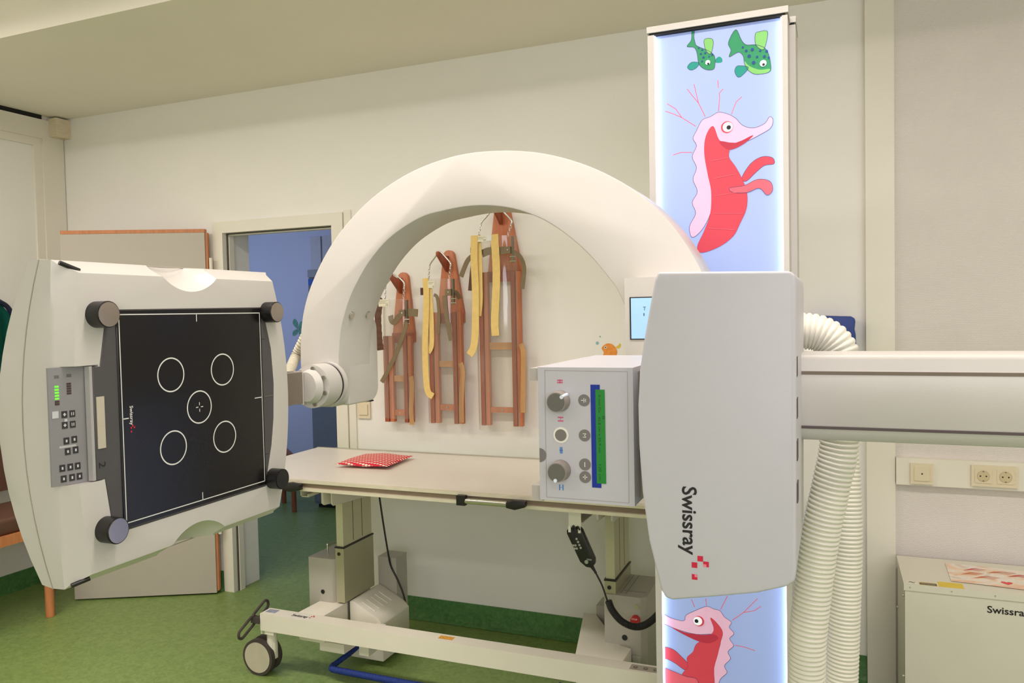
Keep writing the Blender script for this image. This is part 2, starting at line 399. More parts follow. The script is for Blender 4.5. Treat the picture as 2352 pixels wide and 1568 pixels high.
box('mast_cap', -.479, -.089, CY + .1005, CY + .241, 2.2895, 2.306, shell, t, .003)
def em(n, c, e=.28): return M(n, c, .6, var=.03, scale=20, emit=e)
PAL = [em('print_green', (34, 136, 88), .2), em('print_lime', (120, 186, 100), .2), em('print_navy', (18, 60, 130)), em('print_white', (240, 244, 255)), em('print_black', (16, 18, 30), .1),
       em('print_pink', (226, 178, 206), .24), em('print_red', (204, 62, 78), .22), em('print_rose', (216, 92, 106), .24), em('print_teal', (10, 136, 122)), em('print_line', (58, 58, 96), .12), em('print_deep', (172, 40, 62))]
def edge(pts, w=.0011, mi=9): q = [tuple(p) for p in pts]; return [(s_, mi) for s_ in stroke(q + [q[0]], w)]
YP = 2.266
fish1 = [(-0.3543, 2.261), (-0.3509, 2.2437), (-0.3485, 2.2373), (-0.3378, 2.2298), (-0.3224, 2.2215), (-0.3071, 2.211), (-0.2978, 2.1965), (-0.2993, 2.168), (-0.3112, 2.1637), (-0.3278, 2.1695), (-0.342, 2.1859), (-0.3464, 2.2154), (-0.3546, 2.2322), (-0.3739, 2.2374), (-0.3616, 2.2537), (-0.3601, 2.2752), (-0.3529, 2.2765)]
fin1 = [(-0.3269, 2.2474), (-0.3149, 2.2516), (-0.3032, 2.2462), (-0.3022, 2.2294), (-0.3095, 2.2077), (-0.3224, 2.2203)]
fin1b = [(-0.3734, 2.1805), (-0.3611, 2.1921), (-0.3408, 2.1869), (-0.3493, 2.1748), (-0.3638, 2.1707)]
fin1c = [(-0.2967, 2.1904), (-0.2872, 2.1974), (-0.279, 2.1915), (-0.2791, 2.1808), (-0.2956, 2.1819)]
spots1 = [(-0.3415, 2.2279), (-0.332, 2.2217), (-0.3237, 2.2121), (-0.3132, 2.2011), (-0.3357, 2.2114), (-0.3286, 2.2008), (-0.3323, 2.1905), (-0.3048, 2.2047)]
eye1 = [(-0.3169, 2.1848), (-0.3158, 2.1811)]
print_flat('fish_print', [(spline(fin1c, 4), 8), (spline(fish1, 4), 0), (spline(fin1, 3), 1), (spline(fin1b, 4), 8)] + edge(spline(fish1, 4)) + edge(spline(fin1, 3)) + edge(spline(fin1b, 4)) + [(disc_pts(x, y, .0022 + .0004 * (i % 3), 12), 2) for i, (x, y) in enumerate(spots1)] +
           [(disc_pts(eye1[0][0], eye1[0][1], .0066), 3), (disc_pts(eye1[1][0], eye1[1][1], .003), 4)], 'Y', CY + .016, -1, pn, PAL, .0002)
fish2 = [(-0.241, 2.2641), (-0.2263, 2.2336), (-0.2138, 2.2189), (-0.1887, 2.2152), (-0.1662, 2.2037), (-0.1551, 2.1835), (-0.1498, 2.1478), (-0.1555, 2.1369), (-0.1747, 2.1348), (-0.194, 2.1374), (-0.211, 2.1514), (-0.2189, 2.169), (-0.2221, 2.1894), (-0.2347, 2.2018), (-0.2591, 2.1923), (-0.2543, 2.2106), (-0.2611, 2.2317)]
fin2 = [(-0.1896, 2.2446), (-0.1793, 2.2489), (-0.1601, 2.2483), (-0.158, 2.234), (-0.1685, 2.1994), (-0.1887, 2.2152)]
fin2b = [(-0.2445, 2.1488), (-0.242, 2.1615), (-0.2327, 2.165), (-0.2087, 2.157), (-0.2249, 2.1379), (-0.2365, 2.1347)]
belly2 = [(-0.2199, 2.1762), (-0.2052, 2.16), (-0.1791, 2.1471), (-0.1532, 2.1459), (-0.1577, 2.1372), (-0.1758, 2.135), (-0.194, 2.1385), (-0.211, 2.1526)]
spots2 = [(-0.223, 2.2131), (-0.2139, 2.2024), (-0.1979, 2.2036), (-0.1775, 2.1972), (-0.1606, 2.1936), (-0.2061, 2.1872), (-0.1856, 2.182), (-0.1664, 2.1804), (-0.1948, 2.168), (-0.1551, 2.1754)]
eye2 = [(-0.1699, 2.1622), (-0.1688, 2.1586)]
print_flat('fish_print', [(spline(fish2, 4), 0), (spline(belly2, 4), 1), (spline(fin2, 3), 1), (spline(fin2b, 4), 8)] + edge(spline(fish2, 4)) + edge(spline(fin2, 3)) + edge(spline(fin2b, 4)) + [(disc_pts(x, y, .003 + .0007 * (i % 3), 12), 2) for i, (x, y) in enumerate(spots2)] +
           [(disc_pts(eye2[0][0], eye2[0][1], .0088), 3), (disc_pts(eye2[1][0], eye2[1][1], .0036), 4)], 'Y', CY + .016, -1, pn, PAL, .0002)
# generic seahorse above
crest = [(-0.3502, 2.0008), (-0.3343, 2.0281), (-0.3115, 2.0352), (-0.2901, 2.0448), (-0.2643, 2.0371), (-0.2434, 2.0228), (-0.2251, 2.0018), (-0.1976, 1.9917), (-0.168, 2.0003), (-0.1543, 2.0175), (-0.1454, 2.0072), (-0.1523, 1.9869), (-0.1773, 1.973), (-0.214, 1.9579), (-0.2558, 1.9526), (-0.2842, 1.9314), (-0.2989, 1.8869), (-0.3044, 1.827), (-0.3146, 1.7671), (-0.3391, 1.7223), (-0.366, 1.703), (-0.373, 1.7341), (-0.3555, 1.7698), (-0.3648, 1.801), (-0.3499, 1.8305), (-0.3616, 1.8656), (-0.3515, 1.8976), (-0.3632, 1.9291), (-0.3508, 1.9583), (-0.3602, 1.9799)]
body = [(-0.3047, 2.008), (-0.2886, 1.9678), (-0.2605, 1.9494), (-0.2632, 1.9198), (-0.2448, 1.8894), (-0.2266, 1.852), (-0.2154, 1.813), (-0.2181, 1.7726), (-0.2347, 1.7354), (-0.2538, 1.7004), (-0.2918, 1.6734), (-0.3399, 1.6588), (-0.3518, 1.6765), (-0.3319, 1.7195), (-0.3146, 1.7671), (-0.3115, 1.8275), (-0.3205, 1.8767), (-0.3294, 1.9381), (-0.324, 1.9835)]
jaw = [(-0.2886, 1.9654), (-0.2441, 1.9562), (-0.1978, 1.9728), (-0.2187, 1.9536), (-0.249, 1.9399), (-0.27, 1.942)]
f1 = [(-0.2289, 1.8593), (-0.2054, 1.8954), (-0.1756, 1.9116), (-0.1485, 1.9067), (-0.1441, 1.8899), (-0.169, 1.8874), (-0.1919, 1.8705), (-0.2174, 1.8489)]
f2 = [(-0.2618, 1.8333), (-0.2221, 1.8373), (-0.1875, 1.8511), (-0.1558, 1.8438), (-0.1481, 1.8196), (-0.1629, 1.8066), (-0.1832, 1.8271), (-0.2154, 1.8177), (-0.2525, 1.8206)]
eye3 = [(-0.267, 2.0015), (-0.2623, 1.9998)]
lines3 = [[(-0.3258, 2.0368), (-0.3445, 2.0776), (-0.3587, 2.0963), (-0.3754, 2.1201)], [(-0.3445, 2.0776), (-0.3513, 2.1099), (-0.3559, 2.131)], [(-0.29, 2.0472), (-0.2861, 2.0826), (-0.2871, 2.0971), (-0.2764, 2.1077)], [(-0.2893, 2.1117), (-0.2903, 2.1334)], [(-0.255, 2.036), (-0.2418, 2.0678), (-0.2267, 2.0802)],
          [(-0.3525, 2.0131), (-0.391, 2.0417), (-0.4129, 2.0539), (-0.4375, 2.0653)], [(-0.391, 2.0417), (-0.4078, 2.068), (-0.4322, 2.0856)], [(-0.3631, 1.9413), (-0.3947, 1.9443), (-0.4169, 1.9391)]]
ribs3 = [[(-0.3105, 1.9121), (-0.2656, 1.9176)], [(-0.304, 1.8632), (-0.245, 1.8703)], [(-0.3021, 1.8147), (-0.2292, 1.8212)], [(-0.3074, 1.7666), (-0.2275, 1.7613)], [(-0.3199, 1.7261), (-0.2489, 1.717)]]
lay = [(q, 7) for l in lines3 for q in stroke(l, .0018)]
lay += [(spline(f1, 4), 6)] + edge(spline(f1, 4)) + [(spline(crest, 4), 5)] + edge(spline(crest, 4)) + [(spline(body, 4), 6)] + edge(spline(body, 4), .0009, 10) + [(spline(jaw, 3), 10), (spline(f2, 4), 7)] + edge(spline(f2, 4)) + [(q, 7) for l in ribs3 for q in stroke(l, .0016)]
lay += [(disc_pts(eye3[0][0], eye3[0][1], .016), 6), (disc_pts(eye3[0][0] + .002, eye3[0][1], .0135), 3), (disc_pts(eye3[1][0], eye3[1][1], .006), 4)]
print_flat('seahorse_print', lay, 'Y', CY + .016, -1, pn, PAL, .0002)
# generic seahorse below the tube cover
crest = [(-0.4716, 0.6139), (-0.4425, 0.6021), (-0.4047, 0.598), (-0.397, 0.6156), (-0.3719, 0.6315), (-0.3545, 0.6413), (-0.336, 0.6487), (-0.3178, 0.6433), (-0.3009, 0.6404), (-0.289, 0.6243), (-0.2699, 0.6117), (-0.276, 0.5959), (-0.263, 0.5801), (-0.2752, 0.5634), (-0.2646, 0.5448), (-0.2804, 0.525), (-0.2734, 0.5059), (-0.2905, 0.4832), (-0.2835, 0.4641), (-0.3031, 0.4408), (-0.3144, 0.4009), (-0.339, 0.3968), (-0.3197, 0.4762), (-0.3095, 0.5157), (-0.3006, 0.5548), (-0.3186, 0.57), (-0.3678, 0.5633), (-0.4177, 0.5693), (-0.4492, 0.578), (-0.472, 0.588)]
jaw = [(-0.4403, 0.5753), (-0.4027, 0.565), (-0.3555, 0.5637), (-0.3186, 0.57), (-0.3066, 0.559), (-0.3311, 0.543), (-0.3619, 0.5437), (-0.4053, 0.5582)]
body = [(-0.3278, 0.6168), (-0.3062, 0.5995), (-0.2943, 0.5784), (-0.3006, 0.5498), (-0.3096, 0.5106), (-0.3198, 0.4711), (-0.3279, 0.3987), (-0.4201, 0.3834), (-0.4119, 0.4364), (-0.3939, 0.4649), (-0.3961, 0.4902), (-0.3784, 0.5107), (-0.3682, 0.5352), (-0.3383, 0.5572), (-0.3185, 0.5827)]
f1 = [(-0.4718, 0.5102), (-0.4374, 0.5099), (-0.4112, 0.4906), (-0.3938, 0.4726), (-0.4016, 0.4534), (-0.4316, 0.4695), (-0.4569, 0.4786), (-0.4723, 0.4763)]
f2 = [(-0.4727, 0.4477), (-0.4383, 0.4452), (-0.4006, 0.4356), (-0.3694, 0.4328), (-0.3697, 0.411), (-0.4199, 0.3964), (-0.4581, 0.3901), (-0.4736, 0.3876)]
eye3 = [(-0.3636, 0.6033), (-0.3673, 0.6028)]
lines3 = [[(-0.3718, 0.6417), (-0.3815, 0.6635)], [(-0.3385, 0.6509), (-0.3407, 0.6709)], [(-0.2996, 0.6443), (-0.2799, 0.6856)], [(-0.2674, 0.6171), (-0.2362, 0.6435), (-0.1982, 0.6878)], [(-0.2362, 0.6435), (-0.2079, 0.652), (-0.1891, 0.6667)], [(-0.261, 0.5466), (-0.2325, 0.5444), (-0.2066, 0.5382)]]
lay = [(q, 7) for l in lines3 for q in stroke(l, .0018)]
lay += [(spline(f1, 4), 6)] + edge(spline(f1, 4)) + [(spline(crest, 4), 5)] + edge(spline(crest, 4)) + [(spline(body, 4), 6)] + edge(spline(body, 4), .0009, 10) + [(spline(jaw, 3), 10), (spline(f2, 4), 7)] + edge(spline(f2, 4))
lay += [(disc_pts(eye3[0][0] + .003, eye3[0][1], .015), 6), (disc_pts(eye3[0][0], eye3[0][1], .0125), 3), (disc_pts(eye3[1][0], eye3[1][1], .0055), 4)]
print_flat('seahorse_print', lay, 'Y', CY + .016, -1, pn, PAL, .0002)

# ================================================================== X-RAY MACHINE
XM = thing('x_ray_machine', (-.7, 1.8, 1.0), 'white x-ray machine with a big arch, square detector and tube head', 'x-ray machine')
# ---- arch
outer = [(-1.4853, 1.3409), (-1.4814, 1.4459), (-1.4622, 1.5371), (-1.4247, 1.6202), (-1.3678, 1.705), (-1.2959, 1.7794), (-1.2012, 1.8488), (-1.0809, 1.9037), (-0.945, 1.9331), (-0.816, 1.9336), (-0.6932, 1.9139), (-0.576, 1.8719), (-0.475, 1.8141), (-0.4013, 1.7514), (-0.3444, 1.6817), (-0.293, 1.5924), (-0.265, 1.5092)]
inner = [(-0.4693, 1.4701), (-0.5006, 1.5456), (-0.526, 1.5839), (-0.5732, 1.6412), (-0.626, 1.6908), (-0.6848, 1.7337), (-0.7402, 1.7612), (-0.7969, 1.7799), (-0.8601, 1.7902), (-0.9197, 1.792), (-0.9848, 1.7858), (-1.064, 1.7707), (-1.1564, 1.725), (-1.2244, 1.6665), (-1.2704, 1.607), (-1.3067, 1.5449), (-1.3349, 1.4677), (-1.3469, 1.3845)]
op = [tuple(p) for p in spline(outer, 5, False)]; ip = [tuple(p) for p in spline(inner, 5, False)]
leg = [(-1.349, 1.265), (-1.353, 1.248), (-1.363, 1.237), (-1.378, 1.232), (-1.455, 1.232), (-1.472, 1.237), (-1.481, 1.248), (-1.485, 1.265)]
arch = op + [(-.225, 1.22), (-.24, 1.205), (-.45, 1.205), (-.462, 1.22)] + ip + leg
prism('arch', arch, 'Y', 1.95, 2.12, shell, XM, .004, 2, 60)
ar = bpy.data.objects['arch']
for y in (1.985, 2.075):
    cyl('bolt', (-1.326, y, 1.506), (-1.3175, y, 1.502), .011, alu, ar, 16)
    cyl('bolt', (-1.342, y - .004, 1.462), (-1.3395, y - .004, 1.461), .003, darkgap, ar, 10)
mp_ = [(2.0, 1.2325)] + [(2.119 + .048 * math.cos(R(q)), 1.2805 + .048 * math.sin(R(q))) for q in range(-90, 1, 15)] + [(2.119 + .048 * math.cos(R(q)), 1.457 + .048 * math.sin(R(q))) for q in range(0, 91, 15)] + [(2.0, 1.505)]
mot = prism('motor_housing', mp_, 'X', -1.478, -1.3475, shell, XM, .006, 3, 40)
box('cable_outlet', -1.372, -1.348, 2.115, 2.135, 1.2305, 1.2345, darkgap, mot)
# ---- rotary joint
J = (-1.382, 1.302)
jt = cyl('joint_flange', (J[0], 1.862, J[1]), (J[0], 1.925, J[1]), .0625, shell, XM, 56, .003)
cyl('joint_gap', (J[0], 1.925, J[1]), (J[0], 1.934, J[1]), .0615, dark, jt, 56)
cyl('joint_plate', (J[0], 1.934, J[1]), (J[0], 1.9495, J[1]), .0655, shell, jt, 56, .002)
cyl('joint_neck', (J[0] - .004, 1.842, J[1]), (J[0], 1.8615, J[1]), .042, shell, jt, 40, .002, .05)
for a in (80, 30, -20, -75, 130, 180, 230):
    x = J[0] + .052 * math.cos(R(a)); z = J[1] + .052 * math.sin(R(a))
    cyl('bolt', (x, 1.856, z), (x, 1.8618, z), .0062, alu, jt, 14)
ab = box('support_bracket', -1.468, -1.395, 1.700, 1.838, 1.256, 1.345, brnm, XM, .002)
box('bracket_plate', -1.470, -1.393, 1.8385, 1.8415, 1.252, 1.347, shell, ab)
box('bracket_plate', -1.429, -1.425, 1.70, 1.838, 1.254, 1.3475, alu, ab)
corrugated('cable_sleeve', spline([(-1.4825, 1.88, 1.3207)] + [(-1.5047, 1.93, 1.3488)] + [(-1.5227, 1.98, 1.3825), (-1.5003, 1.98, 1.4198), (-1.4781, 1.98, 1.4555)], 14, False), .0150, .0095, .0045, M('sleeve_plastic', (205, 198, 178), .5), XM, 18)

# ---- flat-panel detector, facing the tube (+X)
DYc, DZc = 1.405, 1.298
def outline(w0, w1, wm0, wm1, hz, bow0, bow1, X, bx=0, nz=14, rnd=.02):
    """closed loop in YZ at depth X (+bow bx towards -X in mid height): near side, top, far side, bottom"""
    pts = []
    for i in range(nz + 1):                         # near side going up
        s = -1 + 2 * i / nz; pts.append((X - bx * (1 - s * s), w0 - bow0 * (1 - s * s), DZc + hz * s))
    for i in range(1, 12): pts.append((X, w0 + (w1 - w0) * i / 12, DZc + hz))
    for i in range(nz + 1):
        s = 1 - 2 * i / nz; pts.append((X - bx * (1 - s * s), w1 + bow1 * (1 - s * s), DZc + hz * s))
    for i in range(1, 12): pts.append((X, w1 + (w0 - w1) * i / 12, DZc - hz))
    return pts
loops = [outline(1.118, 1.672, 0, 0, .290, .024, .05, -1.3598), outline(1.109, 1.681, 0, 0, .298, .022, .05, -1.3612), outline(1.088, 1.700, 0, 0, .317, .014, .046, -1.397),
         outline(1.082, 1.708, 0, 0, .324, .011, .045, -1.404), outline(1.081, 1.709, 0, 0, .325, .010, .045, -1.434, .052), outline(1.084, 1.707, 0, 0, .3225, .010, .045, -1.4352, .052), outline(1.081, 1.709, 0, 0, .325, .010, .045, -1.4365, .052),
         outline(1.083, 1.706, 0, 0, .322, .010, .045, -1.468, .092), outline(1.096, 1.69, 0, 0, .310, .010, .045, -1.486, .094)]
bm = bmesh.new(); rings = [[bm.verts.new(p) for p in l] for l in loops]; n = len(rings[0])
for A, B in zip(rings, rings[1:]):
    for i in range(n): bm.faces.new((A[i], A[(i + 1) % n], B[(i + 1) % n], B[i]))
bm.faces.new(rings[0])
cb = bm.verts.new((-1.592, DYc, DZc))
for i in range(n): bm.faces.new((rings[-1][i], rings[-1][(i + 1) % n], cb))
bmesh.ops.recalc_face_normals(bm, faces=bm.faces)
det = finish('detector', bm, shell, XM)
cuts = []
for s in (1, -1):
    b2 = bmesh.new(); bmesh.ops.create_uvsphere(b2, u_segments=64, v_segments=40, radius=.121)
    bmesh.ops.translate(b2, verts=b2.verts, vec=(-1.345, 1.396, DZc + s * (.297 + .089))); cuts.append(finish('c', b2, shell))
b2 = bmesh.new(); add_prism(b2, [(-1.395, 1.055), (-1.372, 1.142), (-1.30, 1.142), (-1.30, 1.0), (-1.39, 1.0)], 'Z', 1.182, 1.414); cuts.append(finish('c', b2, shell))
b2 = bmesh.new(); add_prism(b2, [(1.145, 1.412), (1.16, 1.495), (1.18, 1.524), (1.632, 1.528), (1.648, 1.489), (1.665, 1.421), (1.672, 1.329), (1.667, 1.237), (1.656, 1.17), (1.638, 1.105), (1.63, 1.066), (1.18, 1.066), (1.158, 1.10), (1.147, 1.18)], 'X', -1.3655, -1.30); cuts.append(finish('c', b2, shell))
boolean_cut(det, cuts)
# dark inlay, black carbon panel, lines
prism('inlay', [(1.128, 1.410), (1.146, 1.411), (1.161, 1.494), (1.181, 1.5235), (1.631, 1.5275), (1.647, 1.489), (1.664, 1.421), (1.671, 1.329), (1.666, 1.237), (1.655, 1.17), (1.637, 1.105), (1.629, 1.067), (1.181, 1.067), (1.159, 1.10), (1.148, 1.182), (1.128, 1.184)], 'X', -1.3655, -1.3592, grey_pl, det, .001, 1)
carbon = M('carbon_panel', (17, 15, 17), .23, var=.35, scale=120, stretch=(1, 1, 1))
N, Lk, b = nodes_of(carbon)
wv = N.new('ShaderNodeTexWave'); wv.inputs['Scale'].default_value = 90; wv.wave_type = 'BANDS'; wv.bands_direction = 'DIAGONAL'
tc = N.new('ShaderNodeTexCoord'); Lk.new(tc.outputs['Object'], wv.inputs['Vector'])
rp = N.new('ShaderNodeValToRGB'); rp.color_ramp.elements[0].color = lin((13, 11, 13)) + (1,); rp.color_ramp.elements[1].color = lin((27, 23, 23)) + (1,)
Lk.new(wv.outputs['Fac'], rp.inputs[0])
for l in list(b.inputs['Base Color'].links): Lk.remove(l)
Lk.new(rp.outputs[0], b.inputs['Base Color'])
XF = -1.3565
prism('carbon_panel', [(1.186, 1.071), (1.627, 1.071), (1.627, 1.526), (1.186, 1.522)], 'X', -1.3591, XF, carbon, det, .0008, 1)
w = .0022
y0, y1, z0, z1 = 1.192, 1.6205, 1.0815, 1.5135
qs = []
for a, c2 in (((y0, z0), (y1, z0)), ((y0, z1), (y1, z1)), ((y0, z0), (y0, z1)), ((y1, z0), (y1, z1)), ((DYc, z1), (DYc, z1 - .018)), ((DYc, z0), (DYc, z0 + .018)), ((y0, DZc), (y0 + .015, DZc)), ((y1 - .028, DZc), (y1, DZc))):
    qs += stroke([a, c2], w)
for a, c2 in (((DYc, DZc + .004), (DYc, DZc + .011)), ((DYc, DZc - .004), (DYc, DZc - .011)), ((DYc + .004, DZc), (DYc + .011, DZc)), ((DYc - .004, DZc), (DYc - .011, DZc))): qs += stroke([a, c2], w * .9)
flat_quads('frame_lines', qs, 'X', XF + .0004, 1, whitepr, det)
for dy, dz in ((-.081, .081), (.078, .081), (0, 0), (-.081, -.081), (.078, -.081)):
    flat_quads('field_ring', ring_pts(DYc + dy, DZc + dz, .0385, .0355), 'X', XF + .0004, 1, whitepr, det)
text('lettering', 'Swissray', (XF + .0005, 1.2105, 1.323), (0, 0, -1), (0, 1, 0), .040, .0085, whitepr, det, .015)
flat_quads('logo_squares', [[(y, z), (y + .0036, z), (y + .0036, z + .0036), (y, z + .0036)] for y, z in ((1.2145, 1.2795), (1.2105, 1.2755), (1.2185, 1.2755), (1.2105, 1.2675))], 'X', XF + .0005, 1, redpr, det)
box('guide_mark', -1.3592, -1.3578, 1.632, 1.665, 1.296, 1.2995, M('mark_grey', (98, 92, 90), .5), det)
for z in (1.4455, 1.148): box('guide_mark', -1.3592, -1.3585, 1.629, 1.640, z, z + .0012, dark, det)
text('number', '2', (-1.3588, 1.134, 1.219), (0, 0, -1), (0, 1, 0), .012, .016, dark, det)
slot = box('grip_slot', -1.3592, -1.3575, 1.133, 1.151, 1.246, 1.35, M('slot_cream', (196, 186, 168), .5), det, .0008, 1)
# four spacer knobs
for y, z, mt in ((1.143, 1.514, brnm), (1.653, 1.515, brnm), (1.654, 1.081, dark), (1.145, 1.081, brnm)):
    k = cyl('spacer_knob', (-1.3655, y, z), (-1.327, y, z), .0265, dark, det, 40, .002)
    tl = .00042 if (y < 1.3 and z < 1.2) else 0      # tilt added so this cap mirrors the blue light panel
    cyl('knob_face', (-1.3335, y, z), (-1.3255, y + tl, z), .0245, M('knob_metal', (176, 164, 154), .14, .9) if mt is brnm else dark, k, 36, .0006)
# corner slots
seam = M('seam_shade', (172, 164, 152), .7)
sl = outline(1.0806, 1.7094, 0, 0, .3254, .010, .045, -1.4352, .052)
tube('seam', sl, .0012, seam, det, 6, True)
for a, c2 in (([(-1.383, 1.0862, 1.613), (-1.383, 1.1216, 1.5984)]), ([(-1.383, 1.0838, 0.9868), (-1.383, 1.1162, 0.992)])):
    bm = bmesh.new(); zs = 1 if a[2] > 1.3 else -1; v = Vector((.0035, -.0025, .0025 * zs)); add_cyl(bm, Vector(a) + v + Vector((-.004, 0, 0)), Vector(c2) + v + Vector((.006, 0, 0)), .0046, n=16); bevel(bm, .003, 2, 50); finish('corner_slot', bm, dark, det)
# operating panel with lamps and keys
ctl = M('control_grey', (150, 148, 152), .4, .3, var=.02, scale=20)
bm = bmesh.new(); add_prism(bm, [(-1.3955, 1.056), (-1.3735, 1.1415), (-1.3705, 1.141), (-1.3915, 1.056)], 'Z', 1.183, 1.413); cp = finish('control_panel', bm, ctl, det)
box('panel_ridge', -1.3735, -1.3605, 1.121, 1.1275, 1.184, 1.412, M('ridge_grey', (176, 172, 170), .35), det, .003)
def on_panel(u, z):                                   # point on the sloping panel, u = 0 near edge .. 1 far edge
    return Vector((-1.3915 + .021 * u, 1.056 + .085 * u, z))
def key(u, z, du, dz, mat, name='key', h=.0012):
    a = on_panel(u - du, 0); c2 = on_panel(u + du, 0); nrm = Vector((.971, -.24, 0))
    bm = bmesh.new(); add_prism(bm, [(a.x, a.y), (c2.x, c2.y), (c2.x + nrm.x * h, c2.y + nrm.y * h), (a.x + nrm.x * h, a.y + nrm.y * h)], 'Z', z - dz, z + dz); return finish(name, bm, mat, cp)
ledg = M('led_green', (90, 230, 60), .4, emit=.9, ecol=(110, 240, 40)); ledo = M('led_off', (70, 52, 46), .5)
kd = M('key_dark', (48, 46, 50), .5); kl = M('key_light', (200, 200, 204), .5)
for i in range(5): key(.17, 1.376 - i * .0058, .04, .0016, ledg, 'lamp')
for i in range(2): key(.17, 1.347 - i * .0046, .045, .0018, ledo, 'lamp')
for i in range(5): key(.43, 1.380 - i * .0047, .045, .0018, ledo, 'lamp')
key(.18, 1.395, .05, .003, M('symbol_grey', (104, 100, 104), .5), 'symbol', .0004); key(.44, 1.396, .05, .003, M('symbol_grey', (104, 100, 104), .5), 'symbol', .0004)
key(.12, 1.322, .065, .0068, kl)
for u, z, ds in ((.31, 1.321, 1), (.48, 1.321, 2), (.31, 1.300, 1), (.48, 1.300, 2), (.33, 1.269, 0), (.50, 1.270, 0), (.35, 1.248, 0), (.52, 1.249, 0), (.22, 1.217, 0), (.39, 1.217, 0), (.55, 1.217, 0), (.24, 1.196, 0), (.42, 1.196, 0), (.58, 1.196, 0)):
    key(u, z, .058, .0066, kd)
    if ds == 0: key(u, z, .018, .0026, kl, 'arrow', .0016)
    elif ds == 1: key(u, z, .014, .0030, kl, 'arrow', .0016); key(u, z, .03, .001, kl, 'arrow', .0017)
    else: key(u - .02, z, .008, .0030, kl, 'arrow', .0016); key(u + .02, z, .008, .0030, kl, 'arrow', .0016)
key(.34, 1.308, .028, .004, kl, 'stripe', .0004)
key(.36, 1.258, .18, .002, M('stripe_grey', (186, 184, 184), .5), 'stripe', .0003)

# ---- tube head with cover
cover = [(-0.2463, 1.5581), (-0.055, 1.5519), (-0.0486, 1.5454), (-0.0476, 1.5279), (-0.0506, 1.1174), (-0.0525, 1.1012), (-0.0621, 1.0924), (-0.1049, 1.0777), (-0.1681, 1.0644), (-0.2306, 1.0522), (-0.2407, 1.0537), (-0.2479, 1.0638), (-0.2665, 1.1426), (-0.2757, 1.2171), (-0.28, 1.2919), (-0.2805, 1.353), (-0.2769, 1.4073), (-0.2708, 1.4477), (-0.2598, 1.5053), (-0.2519, 1.5444)]
th = prism('tube_cover', cover, 'Y', 1.2, 1.52, shell2, XM, .010, 4, 35)
text('lettering', 'Swissray', (-.2135, 1.1995, 1.2305), (0, 0, -1), (1, 0, 0), .105, .0222, blackpr, th, .018)
SQ = [(-0.1878, 1.1213), (-0.1966, 1.1107), (-0.1793, 1.1135), (-0.1966, 1.0923)]
hq = .0042
flat_quads('logo_squares', [[(x - hq, z - hq), (x + hq, z - hq), (x + hq, z + hq), (x - hq, z + hq)] for x, z in SQ], 'Y', 1.1995, -1, redpr, th)
flat_quads('logo_corner', [[(SQ[2][0] - hq, SQ[2][1] - hq), (SQ[2][0] + .0005, SQ[2][1] - hq), (SQ[2][0] + .0005, SQ[2][1]), (SQ[2][0] - hq, SQ[2][1])], [(SQ[3][0], SQ[3][1]), (SQ[3][0] + hq, SQ[3][1]), (SQ[3][0] + hq, SQ[3][1] + hq), (SQ[3][0], SQ[3][1] + hq)]], 'Y', 1.1993, -1, pinkpr, th)
for z in (1.413, 1.352, 1.290, 1.228):
    box('vent_slot', -.0535, -.0478, 1.2115, 1.24, z - .0145, z + .0145, M('slot_shade', (92, 82, 78), .7), th, .001, 1)
box('tube_mount', -.43, -.10, 1.521, 1.9495, 1.21, 1.375, shell, XM, .01)
cyl('arm_hub', (-.34, 2.1205, 1.34), (-.34, 2.249, 1.34), .095, shell, XM, 48, .004)
box('carriage', -.455, -.13, 2.215, 2.2492, 1.23, 1.45, shell, XM, .004)
# ---- beam-limiting box
cl = box('collimator', -.4675, -.302, 1.26, 1.615, 1.1785, 1.4065, shell2, XM, .005, 3)
box('rear_block', -.3015, -.2705, 1.30, 1.58, 1.185, 1.398, M('rear_grey', (150, 140, 128), .6), cl, .002)
for z0, z1 in ((1.382, 1.4035), (1.172, 1.199)): box('accessory_rail', -.488, -.468, 1.275, 1.60, z0, z1, M('rail_grey', (186, 178, 172), .45), cl, .002)
YC = 1.2598
gl = []
for a, c2 in (((-.4545, 1.401), (-.311, 1.400)), ((-.311, 1.400), (-.3115, 1.1835)), ((-.3115, 1.1835), (-.4555, 1.1835)), ((-.4555, 1.1835), (-.4545, 1.401))): gl += stroke([a, c2], .0012)
flat_quads('panel_joint', gl, 'Y', YC - .0001, -1, M('joint_grey', (168, 162, 164), .6), cl)
def knob(x, z, ang, nm):
    k = cyl('dial_knob', (x, 1.2598, z), (x, 1.237, z), .0178, M('knob_taupe', (150, 140, 132), .5), cl, 40, .0015, .0165)
    cyl('knob_face', (x, 1.2369, z), (x, 1.236, z), .0150, M('knob_face_grey', (104, 102, 96), .5), k, 36)
    d = Vector((math.cos(R(ang)), 0, math.sin(R(ang))))
    bm = bmesh.new(); add_cyl(bm, Vector((x, 1.2355, z)) + d * .0135, Vector((x, 1.2585, z)) + d * .0165, .0032, n=14); finish('pointer', bm, M('pointer_white', (226, 232, 250), .4), k)
knob(-.4275, 1.3495, 42, 'a'); knob(-.4285, 1.2315, -100, 'b')
cyl('button_bezel', (-.4272, 1.2598, 1.2915), (-.4272, 1.2585, 1.2915), .0135, M('bezel_white', (240, 236, 226), .4), cl, 36, .0005)
cyl('light_button', (-.4272, 1.2585, 1.2915), (-.4272, 1.2572, 1.2915), .0100, greyb, cl, 32, .0004)
prism('side_button', [(-.4665, 1.2675)] + [(-.4665 + .012 * math.cos(R(a)), 1.2555 + .012 * math.sin(R(a))) for a in range(80, -81, -10)] + [(-.4665, 1.2435)], 'Y', 1.2590, 1.2598, greyb, cl)
